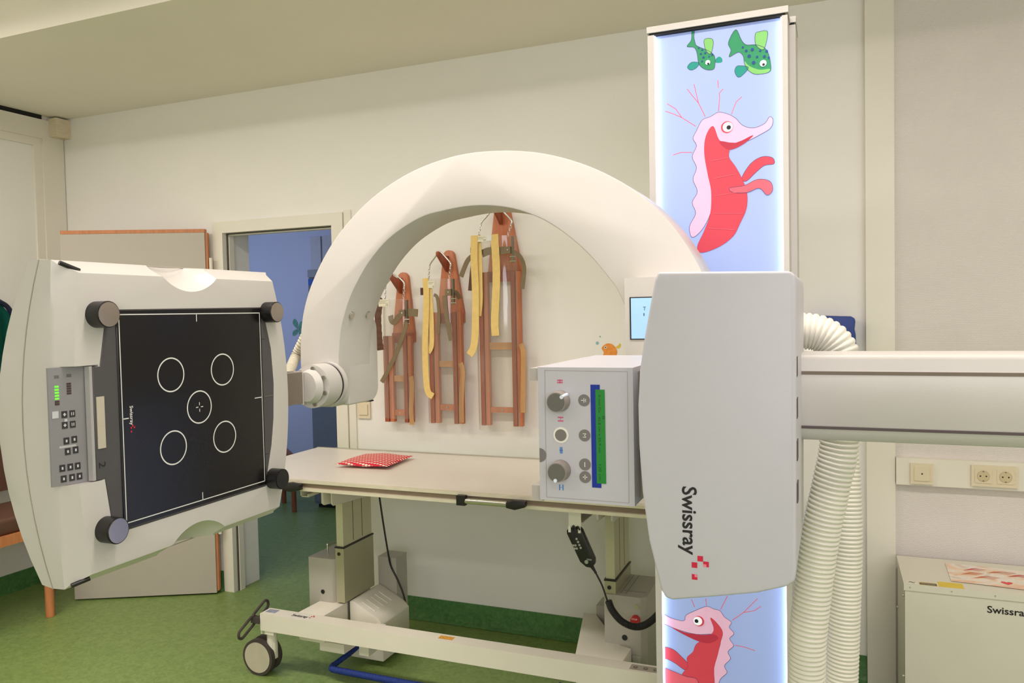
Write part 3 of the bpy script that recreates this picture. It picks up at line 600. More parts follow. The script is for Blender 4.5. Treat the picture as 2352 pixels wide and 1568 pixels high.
def btn(x, z, glyph):
    k = cyl('round_button', (x, 1.2598, z), (x, 1.2588, z), .0100, greyb, cl, 32, .0003)
    if glyph == 'plus': flat_quads('plus_sign', stroke([(x - .004, z), (x + .004, z)], .0014) + stroke([(x, z - .004), (x, z + .004)], .0014), 'Y', 1.2585, -1, whitepr, k)
    elif glyph == 'minus': flat_quads('minus_sign', stroke([(x, z - .004), (x, z + .004)], .0014), 'Y', 1.2585, -1, whitepr, k)
    elif glyph == 'M': text('letter', 'M', (x - .003, 1.2585, z + .0035), (0, 0, -1), (1, 0, 0), .007, .0062, whitepr, k)
    else: flat_quads('field_symbol', stroke([(x - .005, z), (x + .004, z)], .0012) + stroke([(x, z - .004), (x, z + .004)], .0012) + stroke([(x + .003, z - .003), (x + .003, z + .003)], .001), 'Y', 1.2585, -1, whitepr, k)
btn(-.3855, 1.3515, 'field'); btn(-.3855, 1.2925, 'M'); btn(-.3858, 1.2435, 'minus'); btn(-.3858, 1.2222, 'plus')
flat_quads('shutter_mark', stroke([(-.4325, 1.3845), (-.4225, 1.3845)], .0022) + stroke([(-.4325, 1.3808), (-.4225, 1.3808)], .0022) + stroke([(-.4275, 1.386), (-.4275, 1.379)], .0007), 'Y', 1.2594, -1, M('shutter_red', (212, 92, 128), .5), cl)
flat_quads('shutter_mark', stroke([(-.4325, 1.3215), (-.4225, 1.3215)], .0022) + stroke([(-.4325, 1.3155), (-.4225, 1.3155)], .0022) + stroke([(-.4275, 1.3205), (-.4275, 1.3165)], .0007), 'Y', 1.2594, -1, M('shutter_red', (212, 92, 128), .5), cl)
flat_quads('shutter_mark', stroke([(-.4288, 1.271), (-.4288, 1.260)], .0020) + stroke([(-.4262, 1.271), (-.4262, 1.260)], .0020) + stroke([(-.431, 1.2655), (-.424, 1.2655)], .0007), 'Y', 1.2594, -1, bluepr, cl)
flat_quads('shutter_mark', stroke([(-.4315, 1.207), (-.4315, 1.197)], .0020) + stroke([(-.4255, 1.207), (-.4255, 1.197)], .0020) + stroke([(-.430, 1.202), (-.427, 1.202)], .0007), 'Y', 1.2594, -1, bluepr, cl)
box('display_frame', -.374, -.358, 1.2592, 1.2598, 1.2055, 1.378, M('display_blue', (10, 40, 130), .35, emit=.12, ecol=(10, 45, 170)), cl)
lcd = box('display', -.3655, -.3495, 1.2586, 1.2591, 1.213, 1.370, M('display_green', (28, 112, 44), .35, emit=.16, ecol=(30, 150, 50)), cl)
lt = M('display_letters', (8, 58, 18), .6)
text('reading', '0 mm Cu', (-.3605, 1.2584, 1.361), (0, 0, -1), (1, 0, 0), .029, .0042, lt, cl)
text('reading', '42.8 cm x 25.9 cm', (-.3612, 1.2584, 1.325), (0, 0, -1), (1, 0, 0), .060, .0042, lt, cl)
text('reading', '120 cm', (-.3615, 1.2584, 1.245), (0, 0, -1), (1, 0, 0), .026, .0042, lt, cl)
text('reading', '0', (-.3540, 1.2584, 1.326), (0, 0, -1), (1, 0, 0), .005, .0042, lt, cl)
# ---- touch screen box
sb = box('screen_box', -.458, -.21, 1.84, 1.9495, 1.37, 1.5775, shell, XM, .006, 3)
box('bezel', -.446, -.27, 1.8385, 1.8398, 1.4305, 1.5315, dark, sb)
box('screen', -.4425, -.274, 1.8375, 1.8384, 1.433, 1.529, M('screen_blue', (150, 185, 225), .3, emit=.42, ecol=(160, 205, 255)), sb)
text('letter', 'T', (-.4135, 1.8372, 1.4995), (1, 0, 0), (0, 0, 1), .007, .009, blackpr, sb)
text('letter', 'I', (-.4125, 1.8372, 1.4865), (1, 0, 0), (0, 0, 1), .002, .007, blackpr, sb)
# ---- horizontal beam
bm = bmesh.new()
pr = [(1.40, 1.388), (1.403, 1.3935), (1.403, 1.4135), (1.406, 1.4185), (1.415, 1.4210), (1.50, 1.4210), (1.50, 1.275), (1.418, 1.275), (1.404, 1.2955), (1.404, 1.2985), (1.401, 1.301)]
add_prism(bm, pr, 'X', -.056, 1.2); bevel(bm, .0012, 1, 20); be = finish('support_beam', bm, shell, XM)
box('beam_groove', -.056, 1.2, 1.3992, 1.4025, 1.3868, 1.3925, M('groove_brown', (120, 106, 92), .6), be)
box('beam_groove', -.056, 1.2, 1.4002, 1.4035, 1.2962, 1.3005, M('groove_dark', (84, 72, 70), .6), be)
box('beam_bracket', -.16, -.057, 1.415, 1.519, 1.285, 1.415, shell2, be, .006)

# ================================================================== HOSE
hp = spline([(-0.0764, 1.63, 1.4524), (-0.0485, 1.63, 1.453), (-0.0233, 1.63, 1.4477), (-0.0016, 1.63, 1.4333), (0.0122, 1.63, 1.409), (0.0166, 1.63, 1.3689), (0.0147, 1.63, 1.3018), (0.0096, 1.63, 1.226), (-0.0032, 1.63, 1.1576), (-0.0193, 1.63, 1.0798), (-0.0325, 1.63, 0.9927), (-0.0427, 1.63, 0.9051), (-0.0497, 1.63, 0.8172)] + [(-.052, 1.645, .6), (-.04, 1.66, .35), (-.03, 1.70, .15), (-.02, 1.79, .07), (-.01, 1.88, .12), (.0, 1.92, .3), (.012, 1.94, .55), (.022, 1.95, .8), (.027, 1.96, 1.0), (.018, 1.99, 1.17), (-.008, 2.05, 1.30), (-.04, 2.14, 1.36), (-.06, 2.30, 1.375)], 10, False)
o = corrugated('cable_hose', hp, .0352, .0092, .0036, hosem, None, 26)
tag(o, 'thick white corrugated hose looping from the tube head down to the floor', 'hose')

# ================================================================== PATIENT TABLE
T = thing('patient_table', (-1.35, 2.9, 0), 'long white patient table on lift columns with a rolling base', 'table')
TX0, TX1, TY0, TY1, TZ = -2.385, -.25, 2.592, 3.243, .85
box('table_top', TX0, TX1, TY0, TY1, .826, TZ, tbltop, T, .004, 3)
box('edge_trim', TX0 + .002, TX1 - .002, TY1 - .002, TY1 + .012, .824, TZ + .004, alu, T, .003)
bm = bmesh.new()
for z0, z1, y0 in ((.838, .849, 2.570), (.8075, .819, 2.566)): add_box(bm, TX0, TX1, y0, 2.5915, z0, z1)
bevel(bm, .003, 2); rl = finish('side_rail', bm, M('rail_cream_metal', (226, 218, 196), .35, .1), T)
box('rail_groove', TX0, TX1, 2.580, 2.5914, .8192, .8378, M('rail_brown', (140, 124, 104), .5), rl)
box('under_frame', TX0 + .12, TX1 - .12, 2.70, 3.14, .800, .8255, greym, T, .002)
# grips with black clips
def clip(x0, x1, flip):
    pts = [(x0, .806), (x1, .806), (x1, .842), (x0, .842)]
    return box('grip_clip', x0, x1, 2.546, 2.5665, .806, .842, dark, T, .005)
tube('grip_bar', [(-2.36, 2.556, .822), (-2.04, 2.556, .822)], .0105, alu, T, 14)
prism('grip_clip', [(-2.043, .810), (-2.043, .834), (-2.005, .843), (-1.958, .838), (-1.958, .815), (-2.003, .806)], 'Y', 2.540, 2.5655, dark, T, .004)
clip(-2.376, -2.35, 0)
clip(-1.270, -1.236, 0)
tube('grip_bar', [(-1.2365, 2.556, .822), (-1.0745, 2.556, .822)], .0105, alu, T, 14)
prism('grip_clip', [(-1.074, .811), (-1.074, .831), (-1.045, .840), (-1.0, .839), (-1.0, .818), (-1.04, .806)], 'Y', 2.540, 2.5655, dark, T, .004)
# channel and head plates below the top
bm = bmesh.new()
for l in ((-2.075, -2.071, 2.70, 3.12, .747, .799), (-2.075, -2.035, 2.70, 3.12, .747, .751), (-2.0395, -2.035, 2.70, 3.12, .751, .760)): add_box(bm, *l)
finish('channel', bm, tblw, T)
tube('cross_rod', [(-2.034, 2.76, .768), (-1.985, 2.77, .771)], .006, tblw, T, 10)
lugs = spline([(-2.03, .755), (-2.02, .77), (-1.99, .775), (-1.97, .768), (-1.99, .755)], 4)
for xa, xb, nm in ((-1.984, -1.972, 'L'), (-1.936, -1.929, 'L')):
    prism('head_plate', [(2.715, .7955), (2.715, .722), (2.727, .712), (2.76, .710), (3.05, .690), (3.05, .7955)], 'X', xa, xb, tblw, T, .003)
for xa, xb in ((-.800, -.790), (-.744, -.736)):
    prism('head_plate', [(2.73, .7955), (2.73, .745), (2.742, .735), (2.78, .735), (3.05, .72), (3.05, .7955)], 'X', xa, xb, tblw, T, .003)
tube('cross_rod', [(-.86, 2.78, .775), (-.801, 2.78, .775)], .006, tblw, T, 10)
bm = bmesh.new()
for l in ((-.878, -.874, 2.70, 3.12, .735, .799), (-.878, -.84, 2.70, 3.12, .735, .739)): add_box(bm, *l)
finish('channel', bm, tblw, T)
colm = M('column_alu', (176, 172, 142), .42, .35, var=.02, scale=12); colf = M('column_front', (206, 202, 170), .4, .2, var=.02, scale=12)
def lift_column(x0, x1, zs, zt):
    box('inner_column', x0 + .004, x1 - .004, 2.806, 3.028, zs + .001, .799, colf, T, .006)
    for y in (2.88, 2.95): box('column_groove', x1 - .0045, x1 - .0035, y, y + .004, zs + .01, .72, M('groove_shade', (96, 92, 74), .6), T)
    bm = bmesh.new(); add_box(bm, x0 - .002, x1 + .002, 2.798, 3.036, zs - .006, zs); bevel(bm, .003, 2); finish('column_gasket', bm, dark, T)
    box('outer_column', x0, x1, 2.80, 3.034, zt, zs - .0065, colm, T, .006)
    cyl('plug', (x0 + .018, 2.7995, zs - .03), (x0 + .018, 2.7975, zs - .03), .0075, dark, T, 20)
lift_column(-1.980, -1.938, .515, .275)
lift_column(-.790, -.748, .505, .4525)
# motor boxes
prism('motor_box', [(-2.122, 2.80), (-2.0, 2.80), (-1.9815, 2.815), (-1.9815, 3.0), (-2.122, 3.0)], 'Z', .235, .458, greym, T, .003)
cyl('plug', (-2.05, 2.7995, .312), (-2.05, 2.798, .312), .0095, dark, T, 20)
tube('carry_handle', spline([(-2.062, 2.86, .457), (-2.062, 2.86, .492), (-2.058, 2.868, .502), (-2.02, 2.95, .504), (-2.015, 2.96, .496), (-2.015, 2.96, .457)], 5, False), .0045, chrome, T, 10)
prism('motor_box', [(-.792, 2.794), (-.655, 2.794), (-.634, 2.815), (-.634, 3.04), (-.792, 3.04)], 'Z', .06, .452, greym, T, .003)
bx = bpy.data.objects['motor_box.001']
cyl('plug', (-.715, 2.7935, .297), (-.715, 2.7920, .297), .0105, dark, bx, 20)
cyl('screw', (-.667, 2.7935, .418), (-.667, 2.7910, .418), .0085, alu, bx, 18)
sw = cyl('stop_button', (-.672, 2.7935, .371), (-.672, 2.7720, .371), .0165, M('stop_red', (196, 24, 40), .4), bx, 32, .004)
text('lettering', 'STOP', (-.683, 2.7715, .3755), (1, 0, 0), (0, 0, 1), .021, .0062, whitepr, sw, .01)
box('cover_plate', -.687, -.657, 2.7925, 2.7938, .175, .235, M('plate_light', (196, 194, 182), .5), bx)
box('cover_line', -.731, -.645, 2.85, 2.8515, .4521, .4526, M('line_grey', (110, 104, 96), .6), bx)
for x in (-.735, -.715): box('cover_line', x, x + .0015, 2.82, 3.03, .4521, .4526, M('line_grey', (110, 104, 96), .6), bx)
# base: cross bar, plates, covers
bar = box('base_bar', -2.224, -.30, 2.60, 2.665, .196, .2675, tblw, T, .003)
prism('base_plate', [(-2.078, 2.6655), (-1.952, 2.6655), (-1.945, 2.83), (-1.97, 2.83), (-1.97, 3.05), (-2.07, 3.05), (-2.07, 2.80)], 'Z', .15, .268, tblw, T, .002)
prism('base_plate', [(-.865, 2.6655), (-.690, 2.6655), (-.686, 2.775), (-.736, 2.792), (-.90, 3.05), (-.95, 3.05)], 'Z', .15, .268, tblw, T, .002)
prism('base_cover', [(-1.9375, .272), (-1.9375, .03), (-1.775, .03), (-1.775, .19), (-1.80, .215), (-1.92, .2745)], 'Y', 2.832, 3.06, tblw, T, .004)
bc = bpy.data.objects['base_cover']
for k in range(5):
    y = 2.865 + k * .034
    bm = bmesh.new(); add_tube(bm, [(-1.895, y, .2605), (-1.83, y, .2288)], .004, 8); finish('rib', bm, tblw, bc)
box('rear_box', -1.935, -1.84, 3.065, 3.16, .03, .40, greym, T, .004)
box('rear_box', -.90, -.80, 3.06, 3.16, .03, .30, greym, T, .004)
box('foot_block', -1.99, -1.87, 2.685, 2.82, .11, .1495, tblw, T, .004)
box('foot_block', -1.80, -1.755, 2.69, 2.83, .115, .1955, tblw, T, .004)
box('sticker', -2.215, -2.165, 2.622, 2.655, .2676, .2679, M('sticker_grey', (150, 154, 170), .5, var=.3, scale=150), T)
box('sticker', -1.40, -1.34, 2.622, 2.650, .2676, .2679, M('sticker_orange', (222, 160, 60), .5, var=.35, scale=120), T)
st = box('sticker', -.655, -.555, 2.612, 2.652, .2676, .2679, M('sticker_silver', (168, 160, 146), .5), T)
for k in range(3):
    flat_quads('symbol', ring_pts(-.637 + k * .035, 2.633, .007, .005, 16) + stroke([(-.645 + k * .035, 2.624), (-.629 + k * .035, 2.624)], .0014), 'Z', .2683, 1, dark, st)
text('lettering', 'Swissray', (-2.082, 2.622, .2682), (1, 0, 0), (0, 1, 0), .078, .020, blackpr, T, .02)
flat_quads('logo_squares', [[(x, y), (x + .006, y), (x + .006, y + .007), (x, y + .007)] for x, y in ((-1.991, 2.645), (-1.997, 2.638), (-1.985, 2.638), (-1.997, 2.625))], 'Z', .2682, 1, redpr, T)
# castors
def castor(x, y):
    st = box('castor_mount', x - .03 + .02, x + .055, y - .03, y + .035, .180, .197, tblw, T, .002)
    cyl('castor_stem', (x + .022, y, .11), (x + .022, y, .1795), .021, tblw, T, 24, .002)
    prism('castor_fork', [(x - .03, .125), (x + .0, .14), (x + .043, .14), (x + .043, .07), (x + .02, .06)], 'Y', y - .012, y + .012, tblw, T, .004)
    for s in (-1, 1):
        bm = bmesh.new()
        y0 = y + s * .013; y1 = y + s * .034
        add_cyl(bm, (x - .03, y0, .0765), (x - .03, y1, .0765), .0755, n=44); bevel(bm, .007, 3, 50)
        wl = finish('castor_wheel', bm, tyre, T)
        cyl('wheel_disc', (x - .03, y1 - s * .001, .0765), (x - .03, y1 + s * .002, .0765), .064, hubm, wl, 40, .0015)
    cyl('axle_bolt', (x + .004, y - .033, .189), (x + .004, y - .030, .189), .007, chrome, T, 14)
castor(-2.215, 2.634); castor(-.345, 2.634)
for x in (-2.03, -.83): cyl('rear_foot', (x, 3.0, .001), (x, 3.0, .15), .022, tyre, T, 20, .003)
# brake pedal: two joined loops
d = Vector((.0, .160, .074)); L = d.length; d.normalize(); nn = Vector((0, -d.z, d.y))
pc = Vector((-2.262, 2.606, .236))
bm = bmesh.new()
for s in (-1, 1):
    c0 = pc + d * (s * .014); c1 = pc + d * (s * .082); lp = []
    for a in range(9): t2 = R(90 + a * 22.5); lp.append(c0 + (d * math.cos(t2) * s + nn * math.sin(t2)) * .019)
    for a in range(9): t2 = R(-90 + a * 22.5); lp.append(c1 + (d * math.cos(t2) * s + nn * math.sin(t2)) * .019)
    add_tube(bm, lp, .006, 8, True)
finish('brake_pedal', bm, tyre, T)
box('pedal_hub', -2.268, -2.2245, 2.594, 2.620, .224, .248, tyre, T, .003)
# blue sleeve bar close to the floor
bl = M('blue_mesh_sleeve', (17, 46, 124), .7, var=.25, scale=160, bump=.8, bscale=300)
tube('foot_bar', spline([(-1.90, 2.86, .085), (-1.912, 2.80, .068), (-1.93, 2.70, .052), (-1.925, 2.675, .05), (-1.90, 2.664, .05), (-1.75, 2.66, .05), (-1.4, 2.658, .05), (-1.1, 2.658, .05), (-1.0, 2.665, .052), (-.975, 2.69, .055), (-.97, 2.80, .075)], 6, False), .0115, bl, T, 14)
fb = bpy.data.objects['foot_bar']
corrugated('bar_sleeve', spline([(-1.93, 2.70, .052), (-1.925, 2.675, .05), (-1.90, 2.664, .05), (-1.75, 2.66, .05), (-1.4, 2.658, .05), (-1.1, 2.658, .05)], 10, False), .0135, .012, .0022, bl, fb, 14)
# lead from table top to the base
tube('power_lead', spline([(-1.912, 3.045, .725), (-1.905, 3.047, .66), (-1.89, 3.05, .54), (-1.872, 3.052, .42), (-1.865, 3.0615, .36), (-1.832, 3.0625, .30), (-1.80, 3.063, .22), (-1.79, 3.064, .10)], 6, False), .0042, dark, T, 10)
box('lead_socket', -1.925, -1.90, 3.032, 3.056, .724, .76, tblw, T, .003)

# ================================================================== HAND CONTROL
HC_ = thing('hand_control', (-.81, 2.6, .61), 'black hand remote with silver buttons hanging below the table edge', 'remote control')
hb = [(-0.8787, 0.7249), (-0.8704, 0.7319), (-0.8299, 0.7384), (-0.822, 0.7297), (-0.7776, 0.6315), (-0.7779, 0.6128), (-0.7893, 0.5993), (-0.8084, 0.6004), (-0.8306, 0.6168), (-0.8773, 0.7125)]
hb_o = prism('body', hb, 'Y', 2.628, 2.654, dark, HC_, .004)
btnm = M('silver_button', (176, 174, 166), .4, .3)
for x, z in [(-0.8406, 0.6987), (-0.8351, 0.6884), (-0.8305, 0.6779), (-0.8259, 0.6683), (-0.8531, 0.6743), (-0.845, 0.675), (-0.8485, 0.6638), (-0.8404, 0.6646)]:
    cyl('button', (x, 2.6275, z), (x, 2.6262, z), .0042, btnm, hb_o, 12)
for x, z in [(-0.806, 0.6198)]: cyl('emblem', (x, 2.6275, z), (x, 2.6268, z), .007, M('emblem_green', (150, 160, 140), .4), hb_o, 18)
hx, hz = [(-0.8043, 0.6262)][0]
box('name_strip', hx, hx + .018, 2.6268, 2.6277, hz, hz + .006, M('strip_grey', (120, 124, 112), .5), hb_o)
box('hanger', -.86, -.815, 2.600, 2.604, .752, .806, trim_m, HC_, .001)
box('hanger_hook', -.862, -.853, 2.600, 2.604, .728, .7515, trim_m, HC_, .001)
box('hanger_hook', -.826, -.817, 2.600, 2.604, .728, .7515, trim_m, HC_, .001)
tube('clip_hook', spline([(-.855, 2.636, .738), (-.85, 2.615, .748), (-.84, 2.596, .752), (-.834, 2.595, .742)], 5, False), .0032, dark, HC_, 8)
tube('clip_hook', spline([(-.84, 2.636, .738), (-.834, 2.615, .748), (-.824, 2.596, .750), (-.818, 2.595, .74)], 5, False), .0032, dark, HC_, 8)
tube('strain_relief', [(-.792, 2.641, .604), (-.780, 2.642, .585), (-.776, 2.642, .578)], [.0075, .0045, .0045], dark, HC_, 12)
tube('lead', spline([(-.777, 2.642, .580), (-.755, 2.645, .535), (-.738, 2.648, .482), (-.733, 2.65, .470)], 8, False), .0032, dark, HC_, 10)
corrugated('coiled_lead', spline([(-.735, 2.65, .482), (-.722, 2.655, .447), (-.690, 2.665, .408), (-.645, 2.67, .394), (-.600, 2.67, .412), (-.555, 2.675, .462), (-.535, 2.69, .53), (-.53, 2.72, .60), (-.535, 2.76, .70), (-.54, 2.80, .795)], 10, False), .0125, .0045, .0022, dark, HC_, 14)

# ================================================================== PILLOW
pm = M('red_leaf_cotton', (214, 40, 62), .85, var=.05, scale=60)
N, Lk, b = nodes_of(pm)
tc = N.new('ShaderNodeTexCoord'); mp = N.new('ShaderNodeMapping'); mp.inputs['Scale'].default_value = (62, 50, 50); mp.inputs['Rotation'].default_value = (0, 0, R(8))
Lk.new(tc.outputs['Object'], mp.inputs[0])
fr_ = N.new('ShaderNodeVectorMath'); fr_.operation = 'FRACTION'; Lk.new(mp.outputs[0], fr_.inputs[0])
sb_ = N.new('ShaderNodeVectorMath'); sb_.operation = 'SUBTRACT'; sb_.inputs[1].default_value = (.5, .5, 0); Lk.new(fr_.outputs[0], sb_.inputs[0])
m2 = N.new('ShaderNodeMapping'); m2.inputs['Rotation'].default_value = (0, 0, R(35)); m2.inputs['Scale'].default_value = (1.35, 2.3, 0); Lk.new(sb_.outputs[0], m2.inputs[0])
ln = N.new('ShaderNodeVectorMath'); ln.operation = 'LENGTH'; Lk.new(m2.outputs[0], ln.inputs[0])
lt_ = N.new('ShaderNodeMath'); lt_.operation = 'LESS_THAN'; lt_.inputs[1].default_value = .56; Lk.new(ln.outputs['Value'], lt_.inputs[0])
mx = N.new('ShaderNodeMix'); mx.data_type = 'RGBA'; Lk.new(lt_.outputs[0], mx.inputs['Factor'])
mx.inputs[6].default_value = lin((214, 36, 62)) + (1,); mx.inputs[7].default_value = lin((238, 222, 200)) + (1,)
for l in list(b.inputs['Base Color'].links): Lk.remove(l)
Lk.new(mx.outputs[2], b.inputs['Base Color'])
bm = bmesh.new(); G = 28; grid = {}
cor = [Vector((-1.984, 2.818)), Vector((-1.735, 2.838)), Vector((-1.752, 3.092)), Vector((-1.998, 3.09))]
for sd in (0, 1):
    for i in range(G + 1):
        for j in range(G + 1):
            if sd and (i in (0, G) or j in (0, G)): grid[1, i, j] = grid[0, i, j]; continue
            u, v = i / G, j / G
            p = cor[0] * (1 - u) * (1 - v) + cor[1] * u * (1 - v) + cor[2] * u * v + cor[3] * (1 - u) * v
            pin = 1 - .05 * (math.sin(math.pi * u) ** 1 * (2 * v - 1) ** 2 * .9)
            e = (max(0, math.sin(math.pi * u)) * max(0, math.sin(math.pi * v))) ** .42
            q = Vector((-1.866, 2.96)); p = q + (p - q) * (1 - .05 * (math.sin(math.pi * u) * (2 * v - 1) ** 4 + math.sin(math.pi * v) * (2 * u - 1) ** 4))
            z = .866 + (.016 * e if sd == 0 else -.0145 * e) + .0015 * math.sin(9 * u + 4 * v)
            grid[sd, i, j] = bm.verts.new((p.x, p.y, z))
for sd in (0, 1):
    for i in range(G):
        for j in range(G):
            q = [grid[sd, i, j], grid[sd, i + 1, j], grid[sd, i + 1, j + 1], grid[sd, i, j + 1]]
            bm.faces.new(q if sd == 0 else q[::-1])
zmin = min(v.co.z for v in bm.verts); bmesh.ops.translate(bm, verts=bm.verts, vec=(0, 0, .8505 - zmin))
o = finish('pillow', bm, pm, None, 80); tag(o, 'flat red and white leaf-patterned pillow lying on the table top', 'pillow')

# ================================================================== WOODEN HANGERS AND CLEAR INFANT HOLDERS
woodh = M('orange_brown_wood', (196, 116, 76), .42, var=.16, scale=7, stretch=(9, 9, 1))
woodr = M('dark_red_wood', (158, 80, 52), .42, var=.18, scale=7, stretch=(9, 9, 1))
woodl = M('light_wood', (206, 152, 100), .5, var=.1, scale=7, stretch=(1, 9, 9))
tanl = M('tan_leather', (196, 150, 100), .7, var=.06, scale=30)
brnl = M('olive_brown_leather', (124, 106, 78), .6, var=.08, scale=40)
dkl = M('dark_brown_leather', (92, 58, 40), .6, var=.2, scale=50)
yel = M('yellow_webbing', (228, 196, 122), .75, var=.06, scale=40)
acr = bpy.data.materials.new('clear_acrylic'); acr.use_nodes = True
N = acr.node_tree.nodes; Lk = acr.node_tree.links; N.remove(N['Principled BSDF'])
tr = N.new('ShaderNodeBsdfTransparent'); tr.inputs[0].default_value = (.965, .958, .94, 1)
gl_ = N.new('ShaderNodeBsdfGlossy'); gl_.inputs['Roughness'].default_value = .06
df = N.new('ShaderNodeBsdfDiffuse'); df.inputs[0].default_value = (.8, .78, .7, 1)
lw = N.new('ShaderNodeLayerWeight'); pw = N.new('ShaderNodeMath'); pw.operation = 'POWER'; pw.inputs[1].default_value = 4; Lk.new(lw.outputs['Facing'], pw.inputs[0])
fz = N.new('ShaderNodeMath'); fz.operation = 'MULTIPLY_ADD'; fz.inputs[1].default_value = .4; fz.inputs[2].default_value = .035; Lk.new(pw.outputs[0], fz.inputs[0])
m1 = N.new('ShaderNodeMixShader'); m2_ = N.new('ShaderNodeMixShader'); m2_.inputs[0].default_value = .05
nzz = N.new('ShaderNodeTexNoise'); nzz.inputs['Scale'].default_value = 4
Lk.new(fz.outputs[0], m1.inputs[0]); Lk.new(tr.outputs[0], m1.inputs[1]); Lk.new(gl_.outputs[0], m1.inputs[2])
Lk.new(m1.outputs[0], m2_.inputs[1]); Lk.new(df.outputs[0], m2_.inputs[2]); Lk.new(m2_.outputs[0], N['Material Output'].inputs[0])
WF = WY1 - .0005                                    # wall face
def hanger(label, xt0, xt1, zt, xb0, xb1, zb, rl0, rl1, rr0, rr1, zr, zbot, bars, xg, zg):
    t = thing('wooden_hanger', ((xb0 + xb1) / 2, WF, zbot), label, 'wall hanger', 'wooden hangers on the back wall')
    top = [(xt0 + (xt1 - xt0) * (.5 - .5 * math.cos(math.pi * k / 8)), zt - .03 + .03 * math.sin(math.pi * k / 8)) for k in range(9)]
    prism('board', [(xb0, zb), (xb0, zb + .05)] + top + [(xb1, zb + .05), (xb1, zb)], 'Y', WF - .022, WF, woodh, t, .002)
    box('board_foot', xb0, xb1, WF - .030, WF - .0225, zb - .002, zb + .046, woodr, t, .002)
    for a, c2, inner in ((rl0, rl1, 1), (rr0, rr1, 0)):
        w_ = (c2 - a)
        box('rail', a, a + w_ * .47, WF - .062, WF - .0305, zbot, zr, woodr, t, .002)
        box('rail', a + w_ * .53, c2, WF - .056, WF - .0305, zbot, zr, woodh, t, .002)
    for k, (z0, z1) in enumerate(bars):
        box('crossbar', rl1 + .0005, rr0 - .0005, WF - .050, WF - .036, z0, z1, woodl if k == 0 else woodh, t, .002)
        if k: cyl('screw', ((rl1 + rr0) / 2, WF - .0505, (z0 + z1) / 2), ((rl1 + rr0) / 2, WF - .053, (z0 + z1) / 2), .005, alu, t, 12)
    prism('hook', [(WF - .0225, zg - .078), (WF - .036, zg - .078), (WF - .128, zg - .006), (WF - .132, zg + .006), (WF - .122, zg + .014), (WF - .108, zg + .008), (WF - .07, zg - .004), (WF - .0225, zg - .002)], 'X', xg - .0065, xg + .0065, woodr, t, .002)
    return t
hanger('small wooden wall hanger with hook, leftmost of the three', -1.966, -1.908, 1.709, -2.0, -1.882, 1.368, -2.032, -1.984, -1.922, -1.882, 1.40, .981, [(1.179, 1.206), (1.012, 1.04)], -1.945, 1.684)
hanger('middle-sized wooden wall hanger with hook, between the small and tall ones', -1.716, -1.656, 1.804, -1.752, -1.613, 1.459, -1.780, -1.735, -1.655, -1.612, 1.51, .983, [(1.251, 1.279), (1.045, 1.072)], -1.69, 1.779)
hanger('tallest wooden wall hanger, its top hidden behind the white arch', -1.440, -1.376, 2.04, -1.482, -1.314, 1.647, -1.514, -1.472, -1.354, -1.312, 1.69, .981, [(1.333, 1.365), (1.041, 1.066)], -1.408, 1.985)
def ribbon(name, pts, wd, mat, parent, yy=None, th=.003, rough=0):
    """strap: path of (x, z[, y]) points, width along the local side direction in XZ"""
    P = [Vector((p[0], p[2] if len(p) > 2 else yy, p[1])) for p in pts]
    P = spline(P, 5, False); bm = bmesh.new(); prev = None
    for i, p in enumerate(P):
        d = (P[min(i + 1, len(P) - 1)] - P[max(i - 1, 0)]); d.y = 0; d.normalize()
        s = Vector((d.z, 0, -d.x)) * wd / 2
        wob = Vector((0, rough * math.sin(i * 2.3), 0))
        row = [bm.verts.new(p - s + wob), bm.verts.new(p + s + wob), bm.verts.new(p + s + wob + Vector((0, th, 0))), bm.verts.new(p - s + wob + Vector((0, th, 0)))]
        if prev:
            for k in range(4): bm.faces.new((prev[k], prev[(k + 1) % 4], row[(k + 1) % 4], row[k]))
        else: bm.faces.new(row[::-1])
        prev = row
    bm.faces.new(prev); bmesh.ops.recalc_face_normals(bm, faces=bm.faces)
    return finish(name, bm, mat, parent, 50)
def chain(name, a, c2, parent, n=5):
    a = Vector(a); c2 = Vector(c2); d = (c2 - a) / n; dn = d.normalized()
    bm = bmesh.new()
    for k in range(n):
        cc = a + d * (k + .5); sd = Vector((1, 0, 0)) if k % 2 else Vector((0, 1, 0)); sd = (sd - dn * sd.dot(dn)).normalized(); h = d.length * .62
        lp = [cc + dn * (h * math.cos(2 * math.pi * q / 12)) + sd * (.0042 * math.sin(2 * math.pi * q / 12)) for q in range(12)]
        add_tube(bm, lp, .0013, 5, True)
    return finish(name, bm, chrome, parent)
